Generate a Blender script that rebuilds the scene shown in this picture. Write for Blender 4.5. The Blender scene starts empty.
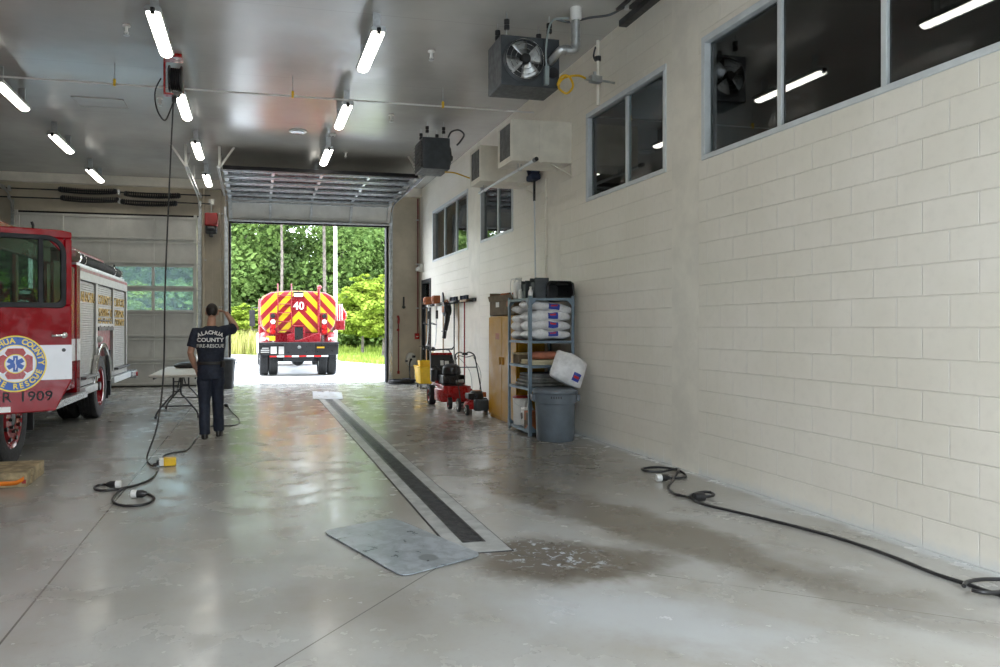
import bpy, bmesh, math, random
from mathutils import Vector, Matrix, Euler, noise as mnoise
R = math.radians
rng = random.Random(7)
SC = bpy.context.scene
COL = SC.collection

# ------------------------------------------------------------------ node helpers
class NT:
    def __init__(s, name):
        s.m = bpy.data.materials.new(name); s.m.use_nodes = True
        s.t = s.m.node_tree; s.t.nodes.clear()
        s.out = s.n('ShaderNodeOutputMaterial')
    def n(s, typ, **kw):
        nd = s.t.nodes.new(typ)
        for k, v in kw.items(): setattr(nd, k, v)
        return nd
    def put(s, sock, v):
        if isinstance(v, bpy.types.NodeSocket): s.t.links.new(v, sock)
        elif v is not None:
            if hasattr(sock, 'default_value'):
                if isinstance(v, (tuple, list)) and len(v) == 3 and sock.type == 'RGBA': v = (*v, 1)
                sock.default_value = v
    def math(s, op, a, b=0.0, c=0.0, clamp=False):
        nd = s.n('ShaderNodeMath', operation=op, use_clamp=clamp)
        s.put(nd.inputs[0], a); s.put(nd.inputs[1], b); s.put(nd.inputs[2], c); return nd.outputs[0]
    def vmath(s, op, a, b=None):
        nd = s.n('ShaderNodeVectorMath', operation=op)
        s.put(nd.inputs[0], a); s.put(nd.inputs[1], b); return nd.outputs[0]
    def coords(s, kind='Object'): return s.n('ShaderNodeTexCoord').outputs[kind]
    def sep(s, v):
        nd = s.n('ShaderNodeSeparateXYZ'); s.put(nd.inputs[0], v); return nd.outputs
    def comb(s, x=0.0, y=0.0, z=0.0):
        nd = s.n('ShaderNodeCombineXYZ'); s.put(nd.inputs[0], x); s.put(nd.inputs[1], y); s.put(nd.inputs[2], z); return nd.outputs[0]
    def noise(s, vec, scale, detail=4, rough=.55, dist=0.0, out='Fac'):
        nd = s.n('ShaderNodeTexNoise'); s.put(nd.inputs['Vector'], vec)
        nd.inputs['Scale'].default_value = scale; nd.inputs['Detail'].default_value = detail
        nd.inputs['Roughness'].default_value = rough; nd.inputs['Distortion'].default_value = dist
        return nd.outputs[out]
    def ramp(s, f, a, b, lo=0.0, hi=1.0):
        nd = s.n('ShaderNodeMapRange', clamp=True, interpolation_type='SMOOTHSTEP')
        s.put(nd.inputs[0], f); s.put(nd.inputs[1], a); s.put(nd.inputs[2], b); s.put(nd.inputs[3], lo); s.put(nd.inputs[4], hi)
        return nd.outputs[0]
    def mix(s, f, a, b):
        nd = s.n('ShaderNodeMix', data_type='RGBA')
        s.put(nd.inputs['Factor'], f); s.put(nd.inputs[6], a); s.put(nd.inputs[7], b); return nd.outputs[2]
    def bump(s, h, strength=.3, dist=.01, normal=None):
        nd = s.n('ShaderNodeBump'); nd.inputs['Strength'].default_value = strength; nd.inputs['Distance'].default_value = dist
        s.put(nd.inputs['Height'], h); s.put(nd.inputs['Normal'], normal); return nd.outputs[0]
    def bsdf(s, col, rough=.5, metal=0.0, normal=None, coat=0.0, spec=.5, trans=0.0, alpha=1.0):
        b = s.n('ShaderNodeBsdfPrincipled')
        s.put(b.inputs['Base Color'], col); s.put(b.inputs['Roughness'], rough); s.put(b.inputs['Metallic'], metal)
        s.put(b.inputs['Normal'], normal); s.put(b.inputs['Coat Weight'], coat); s.put(b.inputs['Specular IOR Level'], spec)
        s.put(b.inputs['Transmission Weight'], trans)
        b.inputs['Coat Roughness'].default_value = .08
        return b
    def done(s, sh):
        s.t.links.new(sh.outputs[0] if not isinstance(sh, bpy.types.NodeSocket) else sh, s.out.inputs[0]); return s.m

def mat(name, col, rough=.5, metal=0.0, var=.12, scale=6.0, bump=0.0, bscale=60.0, coat=0.0, spec=.5, rvar=.08):
    t = NT(name); v = t.coords()
    nz = t.noise(v, scale, 5, .6)
    d = tuple(max(0, c*(1-var*1.6)) for c in col); l = tuple(min(1, c*(1+var)) for c in col)
    c = t.mix(t.ramp(nz, .3, .7), d, l)
    r = t.ramp(t.noise(v, scale*2.3, 3), .3, .7, max(.02, rough-rvar), min(1, rough+rvar))
    nm = t.bump(t.noise(v, bscale, 4), bump, .01) if bump else None
    return t.done(t.bsdf(c, r, metal, nm, coat, spec))

def glass(name, tint=(.8, .9, .9), base=.04, edge=1.0, rough=0.0):
    t = NT(name)
    lw = t.n('ShaderNodeLayerWeight'); lw.inputs['Blend'].default_value = .35
    f = t.math('ADD', t.math('MULTIPLY', lw.outputs['Fresnel'], edge), base, clamp=True)
    gl = t.n('ShaderNodeBsdfGlossy'); gl.inputs['Roughness'].default_value = rough; gl.inputs['Color'].default_value = (1, 1, 1, 1)
    tr = t.n('ShaderNodeBsdfTransparent'); tr.inputs['Color'].default_value = (*tint, 1)
    mx = t.n('ShaderNodeMixShader'); t.put(mx.inputs[0], f)
    t.t.links.new(tr.outputs[0], mx.inputs[1]); t.t.links.new(gl.outputs[0], mx.inputs[2])
    return t.done(mx)

def film(name, tint, haze, k):
    m = glass(name, tint, .05, .8); t = m.node_tree; out = [n for n in t.nodes if n.type == 'OUTPUT_MATERIAL'][0]
    src = out.inputs[0].links[0].from_socket; tl = t.nodes.new('ShaderNodeBsdfTranslucent'); tl.inputs[0].default_value = (*haze, 1)
    mx = t.nodes.new('ShaderNodeMixShader'); mx.inputs[0].default_value = k; t.links.new(src, mx.inputs[1]); t.links.new(tl.outputs[0], mx.inputs[2]); t.links.new(mx.outputs[0], out.inputs[0]); return m
def emis(name, col, strength):
    t = NT(name); e = t.n('ShaderNodeEmission'); e.inputs[0].default_value = (*col, 1); e.inputs[1].default_value = strength
    return t.done(e)

# ------------------------------------------------------------------ mesh helpers
APART = set('gusset hand_rail coupling fender bracket end_clip end_cone bearing_plate strap hanger hook bin_handle caster_fork mud_flap mirror cab_window marker_light bumper_decal lamp_head panel_label rack_bar panel_sticker layer apron rub_rail hanger_rod angle fitting track_bolt ladder_rung'.split())
_text = {}
def text_geo(s, size, ext, bold):
    k = (s, ext, bold)
    if k not in _text:
        c = bpy.data.curves.new('tmp', 'FONT'); c.body = s; c.size = 1; c.extrude = ext; c.offset = bold
        c.align_x = 'CENTER'; c.align_y = 'CENTER'; c.resolution_u = 3
        o = bpy.data.objects.new('tmp', c); COL.objects.link(o)
        me = bpy.data.meshes.new_from_object(o.evaluated_get(bpy.context.evaluated_depsgraph_get()))
        _text[k] = ([v.co.copy() for v in me.vertices], [list(p.vertices) for p in me.polygons])
        bpy.data.objects.remove(o); bpy.data.curves.remove(c); bpy.data.meshes.remove(me)
    vs, fs = _text[k]
    return [Vector((v.x*size, v.y*size, v.z)) for v in vs], fs

def spline(pts, n=6, closed=False):
    P = [Vector(p) for p in pts]; out = []; N = len(P)
    seg = N if closed else N-1
    for i in range(seg):
        if closed: a, b, c, d = P[(i-1) % N], P[i], P[(i+1) % N], P[(i+2) % N]
        else: a, b, c, d = P[max(i-1, 0)], P[i], P[i+1], P[min(i+2, N-1)]
        for k in range(n):
            t = k/n
            out.append(.5*((2*b)+(c-a)*t+(2*a-5*b+4*c-d)*t*t+(3*b-a-3*c+d)*t**3))
    if not closed: out.append(P[-1])
    return out

class MB:
    def __init__(s, o=(0, 0, 0), M=None):
        s.v = []; s.f = []; s.mi = []
        s.M = M if M is not None else Matrix.Translation(-Vector(o))
    def add(s, vs, fs, mi=0, M=None):
        T = s.M @ M if M is not None else s.M
        b = len(s.v); s.v += [T @ Vector(v) for v in vs]; s.f += [[i+b for i in f] for f in fs]; s.mi += [mi]*len(fs); return s
    def box(s, lo, hi, mi=0, M=None):
        (a, b, c), (d, e, f) = lo, hi
        return s.add([(a,b,c),(d,b,c),(d,e,c),(a,e,c),(a,b,f),(d,b,f),(d,e,f),(a,e,f)],
                     [(0,3,2,1),(4,5,6,7),(0,1,5,4),(1,2,6,5),(2,3,7,6),(3,0,4,7)], mi, M)
    def cbox(s, c, size, rot=(0, 0, 0), mi=0):
        h = [x/2 for x in size]
        return s.box((-h[0],-h[1],-h[2]), (h[0],h[1],h[2]), mi, Matrix.Translation(c) @ Euler([R(x) for x in rot]).to_matrix().to_4x4())
    def beam(s, p0, p1, w, h=None, mi=0, up=(0, 0, 1)):
        p0, p1 = Vector(p0), Vector(p1); h = h or w
        d = (p1-p0); L = d.length; d.normalize(); u = Vector(up)
        if abs(d.dot(u)) > .98: u = Vector((1, 0, 0))
        x = d.cross(u).normalized(); z = x.cross(d)
        M = Matrix((x, d, z)).transposed().to_4x4(); M.translation = p0
        return s.box((-w/2, 0, -h/2), (w/2, L, h/2), mi, M)
    def tube(s, pts, r, n=8, mi=0, closed=False, caps=True):
        P = [Vector(p) for p in pts]; N = len(P)
        rr = r if isinstance(r, (list, tuple)) else [r]*N
        T = []
        for i in range(N):
            a = P[(i-1) % N] if closed else P[max(i-1, 0)]; b = P[(i+1) % N] if closed else P[min(i+1, N-1)]
            t = b-a
            T.append(t.normalized() if t.length > 1e-9 else (T[-1] if T else Vector((0, 0, 1))))
        u = T[0].orthogonal().normalized(); vs = []; fs = []
        for i in range(N):
            u = u-T[i]*u.dot(T[i])
            u = u.normalized() if u.length > 1e-6 else T[i].orthogonal().normalized()
            w = T[i].cross(u)
            for k in range(n):
                a = 2*math.pi*k/n
                vs.append(P[i]+(u*math.cos(a)+w*math.sin(a))*rr[i])
        for i in range(N if closed else N-1):
            j = (i+1) % N
            for k in range(n): fs.append((i*n+k, i*n+(k+1) % n, j*n+(k+1) % n, j*n+k))
        if caps and not closed: fs += [tuple(range(n))[::-1], tuple(range((N-1)*n, N*n))]
        return s.add(vs, fs, mi)
    def cyl(s, p0, p1, r, r1=None, n=16, mi=0, caps=True):
        return s.tube([p0, p1], [r, r if r1 is None else r1], n, mi, caps=caps)
    def lathe(s, prof, c=(0, 0, 0), n=24, axis='z', mi=0, sx=1, sy=1):
        vs = []; fs = []
        for (r, h) in prof:
            for k in range(n):
                a = 2*math.pi*k/n; x, y = r*math.cos(a)*sx, r*math.sin(a)*sy
                vs.append({'z': (x, y, h), 'x': (h, x, y), 'y': (x, h, y)}[axis])
        for i in range(len(prof)-1):
            for k in range(n): fs.append((i*n+k, i*n+(k+1) % n, (i+1)*n+(k+1) % n, (i+1)*n+k))
        fs += [tuple(range(n))[::-1], tuple(range((len(prof)-1)*n, len(prof)*n))]
        return s.add(vs, fs, mi, Matrix.Translation(c))
    def loft(s, rings, mi=0, caps=True):
        n = len(rings[0]); vs = [p for r in rings for p in r]; fs = []
        for i in range(len(rings)-1):
            for k in range(n): fs.append((i*n+k, i*n+(k+1) % n, (i+1)*n+(k+1) % n, (i+1)*n+k))
        if caps: fs += [tuple(range(n))[::-1], tuple(range((len(rings)-1)*n, len(rings)*n))]
        return s.add(vs, fs, mi)
    def ell(s, spec, n=20, mi=0):   # spec: (cx,cy,cz,rx,ry) horizontal rings
        return s.loft([[(cx+rx*math.cos(2*math.pi*k/n), cy+ry*math.sin(2*math.pi*k/n), cz) for k in range(n)] for cx, cy, cz, rx, ry in spec], mi)
    def prism(s, poly, d, M, mi=0):   # poly in local xy of M, thickness d along +z
        n = len(poly)
        vs = [(x, y, 0) for x, y in poly]+[(x, y, d) for x, y in poly]
        fs = [tuple(range(n))[::-1], tuple(range(n, 2*n))]+[(i, (i+1) % n, (i+1) % n+n, i+n) for i in range(n)]
        return s.add(vs, fs, mi, M)
    def sph(s, c, r, n=16, mi=0, sc=(1, 1, 1), rot=(0, 0, 0)):
        vs = []; fs = []; m = n//2
        for i in range(1, m):
            th = math.pi*i/m
            for k in range(n):
                a = 2*math.pi*k/n
                vs.append((r*math.sin(th)*math.cos(a)*sc[0], r*math.sin(th)*math.sin(a)*sc[1], r*math.cos(th)*sc[2]))
        t = len(vs); vs += [(0, 0, r*sc[2]), (0, 0, -r*sc[2])]
        for i in range(m-2):
            for k in range(n): fs.append((i*n+k, i*n+(k+1) % n, (i+1)*n+(k+1) % n, (i+1)*n+k))
        for k in range(n): fs += [(t, (k+1) % n, k), (t+1, (m-2)*n+k, (m-2)*n+(k+1) % n)]
        return s.add(vs, fs, mi, Matrix.Translation(c) @ Euler([R(x) for x in rot]).to_matrix().to_4x4())
    def text(s, string, size, M, bold=0.0, ext=.002, mi=0, sx=1.0):
        vs, fs = text_geo(string, size, ext, bold)
        return s.add([(v.x*sx, v.y, v.z) for v in vs], fs, mi, M)
    def arctext(s, string, rad, mid, size, M, step, bold=0.0, ext=.002, inward=False, mi=0):
        n = len(string)
        for i, ch in enumerate(string):
            if ch == ' ': continue
            a = mid+(i-(n-1)/2)*step*(1 if inward else -1)
            rot = a-math.pi/2 if not inward else a+math.pi/2
            T = Matrix.Translation((rad*math.cos(a), rad*math.sin(a), 0)) @ Matrix.Rotation(rot, 4, 'Z')
            s.text(ch, size, M @ T, bold, ext, mi)
        return s
    def pieces(s):
        n = len(s.v); up = list(range(n))
        def find(a):
            while up[a] != a: up[a] = up[up[a]]; a = up[a]
            return a
        for f in s.f:
            for i in f[1:]: up[find(f[0])] = find(i)
        box = {}
        for i, v in enumerate(s.v):
            b = box.setdefault(find(i), [Vector(v), Vector(v)])
            for k in range(3): b[0][k] = min(b[0][k], v[k]); b[1][k] = max(b[1][k], v[k])
        ks = list(box); g = {k: k for k in ks}
        def gf(a):
            while g[a] != a: a = g[a]
            return a
        for i, a in enumerate(ks):
            for b in ks[i+1:]:
                if all(box[a][0][k] <= box[b][1][k]+.002 and box[b][0][k] <= box[a][1][k]+.002 for k in range(3)): g[gf(a)] = gf(b)
        out = {}
        for f, m in zip(s.f, s.mi):
            p = out.setdefault(gf(find(f[0])), MB(M=Matrix.Identity(4))); mp = p.__dict__.setdefault('map', {})
            for i in f:
                if i not in mp: mp[i] = len(p.v); p.v.append(s.v[i])
            p.f.append([mp[i] for i in f]); p.mi.append(m)
        return list(out.values())
    def build(s, name, mats, parent=None, bevel=0.0, seg=2, smooth=35, loc=None, mods=(), fix=True):
        if name in APART:
            ps = s.pieces()
            if len(ps) > 1: return [p._build(name, mats, parent, bevel, seg, smooth, loc, mods, fix) for p in ps][0]
        return s._build(name, mats, parent, bevel, seg, smooth, loc, mods, fix)
    def _build(s, name, mats, parent=None, bevel=0.0, seg=2, smooth=35, loc=None, mods=(), fix=True):
        me = bpy.data.meshes.new(name); me.from_pydata(s.v, [], s.f)
        if not isinstance(mats, (list, tuple)): mats = [mats]
        for m in mats: me.materials.append(m)
        me.polygons.foreach_set('material_index', s.mi)
        if fix:
            bm = bmesh.new(); bm.from_mesh(me); bmesh.ops.recalc_face_normals(bm, faces=bm.faces); bm.to_mesh(me); bm.free()
        if smooth:
            me.polygons.foreach_set('use_smooth', [True]*len(me.polygons)); me.set_sharp_from_angle(angle=R(smooth))
        me.update()
        o = bpy.data.objects.new(name, me); COL.objects.link(o)
        if parent: o.parent = parent
        if loc: o.location = loc
        if bevel:
            b = o.modifiers.new('Bevel', 'BEVEL'); b.width = bevel; b.segments = seg; b.limit_method = 'ANGLE'; b.angle_limit = R(40)
            b.harden_normals = False
        for typ, kw in mods:
            md = o.modifiers.new(typ.title(), typ)
            for k, v in kw.items(): setattr(md, k, v)
        return o

def tag(o, label, cat, group=None, kind=None):
    o['label'] = label; o['category'] = cat
    if group: o['group'] = group
    if kind: o['kind'] = kind
    return o
def thing(name, label, cat, loc=(0, 0, 0), rz=0.0, group=None):
    o = bpy.data.objects.new(name, None); COL.objects.link(o); o.location = loc; o.rotation_euler = (0, 0, rz); o.empty_display_size = .1
    return tag(o, label, cat, group)
def struct(o): o['kind'] = 'structure'; return o
def dup(root, loc, rz=None, label=None, scale=None):
    r = root.copy(); COL.objects.link(r); r.location = loc
    if rz is not None: r.rotation_euler = (0, 0, rz)
    if label: r['label'] = label
    if scale: r.scale = scale
    for ch in list(root.children):
        c = ch.copy(); COL.objects.link(c); c.parent = r
        for g in list(ch.children):
            d = g.copy(); COL.objects.link(d); d.parent = c
    return r

# ------------------------------------------------------------------ materials
def block_mat():
    t = NT('painted_block'); v = t.coords(); x, y, z = t.sep(v)
    p = t.comb(t.math('ADD', y, .12), z, 0.0)
    b = t.n('ShaderNodeTexBrick', offset=.5, offset_frequency=2, squash=1.0)
    t.put(b.inputs['Vector'], p)
    b.inputs['Scale'].default_value = 1; b.inputs['Mortar Size'].default_value = .006; b.inputs['Mortar Smooth'].default_value = .6
    b.inputs['Brick Width'].default_value = .3955; b.inputs['Row Height'].default_value = .2137; b.inputs['Bias'].default_value = -1
    for k, c in (('Color1', 1), ('Color2', 1), ('Mortar', 0)): b.inputs[k].default_value = (c, c, c, 1)
    h = b.outputs['Fac']
    n1 = t.noise(v, 1.3, 4); n2 = t.noise(v, 14, 4)
    c = t.mix(t.ramp(n1, .3, .7), (.81, .77, .675), (.86, .82, .735))
    c = t.mix(t.math('MULTIPLY', t.ramp(n2, .45, .8), .12), c, (.55, .52, .46))
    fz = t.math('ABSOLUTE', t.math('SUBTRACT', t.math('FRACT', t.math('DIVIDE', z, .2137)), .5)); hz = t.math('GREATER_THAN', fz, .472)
    c = t.mix(t.math('MULTIPLY', t.math('MULTIPLY', h, hz), .20), c, (.55, .51, .43))  # level joints: groove shade put into the colour as a darker tint
    c = t.mix(t.math('MULTIPLY', t.math('MULTIPLY', h, t.math('SUBTRACT', 1.0, hz)), .5), c, (.93, .91, .86))  # upright joints: light caught by the groove edge, painted in paler
    low = t.math('MULTIPLY', t.ramp(t.math('ADD', z, t.math('MULTIPLY', n2, .12)), .05, .16, 1.0, 0.0), .55)
    c = t.mix(low, c, (.62, .66, .68))
    hh = t.math('SUBTRACT', t.math('MULTIPLY', n2, .12), h)
    nm = t.bump(hh, .65, .007)
    nm = t.bump(t.noise(v, 140, 3), .12, .004, nm)
    return t.done(t.bsdf(c, .42, 0, nm, 0, .45))

def floor_mat():
    t = NT('sealed_concrete'); v = t.coords(); x, y, z = t.sep(v)
    wv = t.n('ShaderNodeVectorMath', operation='MULTIPLY_ADD')
    t.put(wv.inputs[0], t.noise(v, 1.7, 5, .65, out='Color')); t.put(wv.inputs[1], (.9, .9, 0)); t.put(wv.inputs[2], v)
    dv = t.vmath('SUBTRACT', wv.outputs[0], (.45, .45, 0)); dx, dy, _ = t.sep(dv)
    n1 = t.noise(v, .55, 5, .6, .2); n2 = t.noise(v, 2.6, 6, .6, .1); n3 = t.noise(v, 24, 5, .6); n4 = t.noise(v, 1.1, 6, .62, .2)
    c = t.mix(t.ramp(n1, .35, .65), (.33, .32, .29), (.40, .395, .37))
    c = t.mix(t.math('MULTIPLY', t.ramp(n2, .42, .78), .5), c, (.25, .23, .19))
    c = t.mix(t.math('MULTIPLY', t.ramp(n4, .4, .75), .45), c, (.44, .455, .46))
    c = t.mix(t.math('MULTIPLY', t.ramp(n3, .55, .75), .3), c, (.22, .21, .19))
    def spot(cx, cy, rx, ry, rot, a=.55, b=1.15):
        ca, sa = math.cos(R(rot)), math.sin(R(rot))
        px = t.math('SUBTRACT', dx, cx); py = t.math('SUBTRACT', dy, cy)
        u = t.math('ADD', t.math('MULTIPLY', px, ca/rx), t.math('MULTIPLY', py, sa/rx))
        q = t.math('ADD', t.math('MULTIPLY', px, -sa/ry), t.math('MULTIPLY', py, ca/ry))
        r = t.math('SQRT', t.math('ADD', t.math('MULTIPLY', u, u), t.math('MULTIPLY', q, q)))
        return t.ramp(r, a, b, 1.0, 0.0)
    # brown run-off below the drain's end and the dark traffic band that leaves it towards the wall
    c = t.mix(t.math('MULTIPLY', spot(2.0, 4.3, .75, .5, -20), .9), c, (.11, .09, .065))
    c = t.mix(t.math('MULTIPLY', spot(2.75, 5.2, 2.6, .42, -72), .85), c, (.13, .11, .08))
    c = t.mix(t.math('MULTIPLY', spot(2.95, 8.3, 1.5, 3.2, 0, .4, 1.15), .8), c, (.125, .108, .08))
    c = t.mix(t.math('MULTIPLY', spot(.55, 3.9, .55, .5, 0, .3, 1.1), .45), c, (.22, .19, .15))
    c = t.mix(t.math('MULTIPLY', spot(2.0, 3.35, .95, .45, -35, .3, 1.1), .6), c, (.50, .53, .56))  # pale blue patch: sky sheen painted into the floor colour
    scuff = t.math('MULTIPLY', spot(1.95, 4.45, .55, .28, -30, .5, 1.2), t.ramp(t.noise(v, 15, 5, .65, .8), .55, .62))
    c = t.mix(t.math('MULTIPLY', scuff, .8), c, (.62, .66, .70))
    c = t.mix(t.math('MULTIPLY', spot(1.1, 7.0, .35, 1.5, 0, .3, 1.1), .5), c, (.24, .21, .17))
    # paint splashed along the foot of the block wall
    edge = t.ramp(t.math('ADD', x, t.math('MULTIPLY', n2, .25)), 4.40, 4.52)
    c = t.mix(t.math('MULTIPLY', edge, .65), c, (.60, .63, .64))
    def seam(ax, ay, bx, by, w):
        L = math.hypot(bx-ax, by-ay); ux, uy = (bx-ax)/L, (by-ay)/L
        px = t.math('SUBTRACT', x, ax); py = t.math('SUBTRACT', y, ay)
        al = t.math('ADD', t.math('MULTIPLY', px, ux), t.math('MULTIPLY', py, uy))
        ac = t.math('ABSOLUTE', t.math('ADD', t.math('MULTIPLY', px, -uy), t.math('MULTIPLY', py, ux)))
        m = t.math('LESS_THAN', ac, w)
        return t.math('MULTIPLY', m, t.math('MULTIPLY', t.math('GREATER_THAN', al, 0.0), t.math('LESS_THAN', al, L)))
    lines = seam(-1.19, -1.4, -1.15, 19.2, .006)
    for a in ((1.29, 4.55, -2.6, .3), (1.68, 4.5, 4.4, 2.34)): lines = t.math('MAXIMUM', lines, seam(*a, .004))
    c = t.mix(t.math('MULTIPLY', lines, .85), c, (.07, .06, .05))
    rg = t.ramp(n2, .3, .72, .13, .32)
    rg = t.math('ADD', rg, t.math('MULTIPLY', t.ramp(n4, .45, .7), .06))
    nm = t.bump(t.math('SUBTRACT', t.math('MULTIPLY', n3, .2), lines), .12, .006)
    nm = t.bump(t.noise(v, 1.9, 3), .05, .02, nm)
    return t.done(t.bsdf(c, rg, 0, nm, .0, .62))

def ceil_mat():
    t = NT('ceiling_paint'); v = t.coords(); x, y, z = t.sep(v)
    n = t.noise(v, 1.2, 4); m = t.noise(t.vmath('MULTIPLY', v, (.5, 2.5, 1)), 1.4, 3)
    c = t.mix(t.ramp(n, .3, .7), (.45, .45, .425), (.50, .50, .475))
    seam = t.math('LESS_THAN', t.math('ABSOLUTE', t.math('SUBTRACT', t.math('FRACT', t.math('DIVIDE', y, 2.44)), .5)), .0025)
    c = t.mix(t.math('MULTIPLY', seam, .4), c, (.3, .3, .28))
    nm = t.bump(m, .12, .03)
    return t.done(t.bsdf(c, t.ramp(n, .3, .7, .19, .27), 0, nm, 0, .5))

M = {}
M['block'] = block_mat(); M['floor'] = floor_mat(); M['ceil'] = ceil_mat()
M['wallpaint'] = mat('wall_paint', (.83, .79, .70), .42, var=.05, scale=3, bump=.08, bscale=120)
M['tan'] = mat('tan_metal_panel', (.50, .44, .34), .45, var=.08, scale=2)
M['beige'] = mat('beige_sheet_metal', (.70, .66, .57), .4, var=.06, scale=4)
M['ribbed'] = mat('ribbed_metal_panel', (.27, .32, .32), .4, var=.08)
M['doorpanel'] = mat('door_panel_white', (.62, .615, .58), .38, var=.06, scale=3)
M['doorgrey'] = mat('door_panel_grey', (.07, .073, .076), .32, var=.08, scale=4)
M['galv'] = mat('galvanised_steel', (.52, .54, .55), .36, metal=.85, var=.14, scale=9)
M['steel'] = mat('brushed_steel', (.6, .61, .62), .28, metal=1, var=.08)
M['chrome'] = mat('chrome', (.8, .8, .8), .08, metal=1, var=.03)
M['alu'] = mat('window_aluminium', (.64, .68, .70), .4, metal=.1, var=.05)
M['dark'] = mat('dark_rubber', (.018, .018, .020), .6, var=.2, spec=.25)
M['black'] = mat('black_plastic', (.018, .018, .02), .35, var=.2)
M['blacksteel'] = mat('black_steel', (.03, .032, .035), .4, metal=.3, var=.2)
M['tire'] = mat('tyre_rubber', (.02, .02, .021), .75, var=.3, scale=18, bump=.1)
M['heater'] = mat('heater_grey', (.06, .068, .076), .42, metal=.3, var=.12)
M['heaterdk'] = mat('heater_dark', (.02, .022, .024), .5)
M['white'] = mat('white_plastic', (.78, .78, .76), .4, var=.04)
M['offwhite'] = mat('offwhite_enamel', (.62, .62, .58), .4, var=.06)
M['red'] = mat('fire_red', (.25, .004, .010), .16, var=.05, coat=.0, spec=.3)
M['reddk'] = mat('faded_red', (.30, .02, .02), .4, var=.15)
M['truckred'] = mat('truck_red', (.21, .005, .012), .3, var=.05, coat=.1)
M['yellow'] = mat('safety_yellow', (.80, .50, .02), .4, var=.08)
M['lime'] = mat('lime_yellow', (.80, .85, .04), .35, var=.05)
M['goldcab'] = mat('cabinet_yellow', (.50, .245, .008), .36, var=.07, scale=2, spec=.3)
M['gold'] = mat('gold_leaf', (.62, .42, .12), .3, metal=.5, var=.08)
M['emblemyellow'] = mat('emblem_yellow', (.85, .66, .05), .35, var=.03)
M['blue'] = mat('emblem_blue', (.02, .10, .42), .35, var=.05)
M['silverpanel'] = mat('shutter_silver', (.40, .40, .385), .40, metal=.3, var=.06)
M['whitefilm'] = mat('white_reflective', (.78, .80, .84), .35, var=.03)
M['orange'] = mat('orange_webbing', (.85, .22, .015), .6, var=.1)
M['wood'] = mat('weathered_timber', (.42, .33, .19), .7, var=.3, scale=9, bump=.25, bscale=40)
M['cardboard'] = mat('cardboard', (.17, .12, .07), .8, var=.15)
M['shelfblue'] = mat('shelf_blue_grey', (.16, .215, .27), .4, metal=.3, var=.1)
M['bin'] = mat('bin_grey', (.125, .15, .175), .45, var=.1)
M['concrete'] = mat('drain_concrete', (.40, .41, .40), .45, var=.18, scale=5, bump=.1)
M['grate'] = mat('drain_grate', (.025, .026, .03), .45, metal=.4, var=.2)
M['diamond'] = mat('diamond_plate', (.36, .37, .38), .3, metal=.9, var=.15, scale=20, bump=.4, bscale=90)
M['bag'] = mat('sack_plastic', (.70, .70, .71), .38, var=.1, scale=12, bump=.4, bscale=16)
M['baglabel'] = mat('sack_blue', (.02, .05, .35), .4)
M['bagred'] = mat('sack_red', (.55, .03, .03), .4)
M['pink'] = mat('salmon_cloth', (.55, .20, .12), .85, var=.15, bump=.3)
M['cream'] = mat('cream_foam', (.62, .55, .36), .7, var=.1)
M['greytarp'] = mat('grey_tarp', (.20, .20, .19), .8, var=.3, bump=.5, bscale=20)
M['skin'] = mat('skin', (.50, .27, .18), .5, var=.08, scale=8)
M['hair'] = mat('dark_hair', (.018, .013, .01), .6, var=.3, scale=60, bump=.4)
M['navy'] = mat('navy_cotton', (.012, .017, .032), .8, var=.2, scale=14, bump=.25, bscale=30)
M['navytr'] = mat('navy_trousers', (.014, .02, .038), .75, var=.2, scale=14, bump=.25, bscale=30)
M['leather'] = mat('black_leather', (.02, .018, .016), .4, var=.2)
M['tabletop'] = mat('table_plastic', (.66, .64, .58), .45, var=.04)
M['tableleg'] = mat('table_leg_steel', (.06, .065, .07), .45, metal=.5)
M['brushblue'] = mat('brush_bristle', (.012, .02, .05), .8, var=.3, bump=.4)
M['rust'] = mat('rusty_orange', (.42, .12, .03), .5, var=.2)
M['machred'] = mat('mower_red', (.40, .015, .015), .3, var=.12, coat=.2)
M['handlewood'] = mat('tool_handle_wood', (.38, .24, .12), .6, var=.15)
M['lampglow'] = emis('lamp_diffuser', (1.0, .95, .84), 9.0)
M['lens'] = mat('red_lens', (.5, .01, .01), .15, coat=.4)
M['lampclear'] = mat('clear_lens', (.75, .75, .75), .12, coat=.4)
M['wglass'] = glass('window_glass', (.52, .62, .63), .04, .95)
M['dglass'] = film('door_glass', (.55, .64, .66), (.45, .55, .58), .08)
M['cabglass'] = glass('cab_glass', (.36, .48, .42), .02, .4)
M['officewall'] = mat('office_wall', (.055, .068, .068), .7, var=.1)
M['blind'] = mat('office_blind', (.30, .31, .32), .6)
M['hose'] = mat('suction_hose', (.012, .012, .013), .8, var=.2)
M['redpipe'] = mat('red_pipe', (.18, .025, .03), .4)
M['asphalt'] = mat('apron_concrete', (.50, .51, .51), .75, var=.08, scale=.8, bump=.08)
M['lawn'] = mat('lawn_green', (.20, .25, .07), .9, var=.3, scale=1.5, bump=.4, bscale=8)
M['cabletie'] = mat('yellow_hose', (.70, .42, .01), .4)

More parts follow.
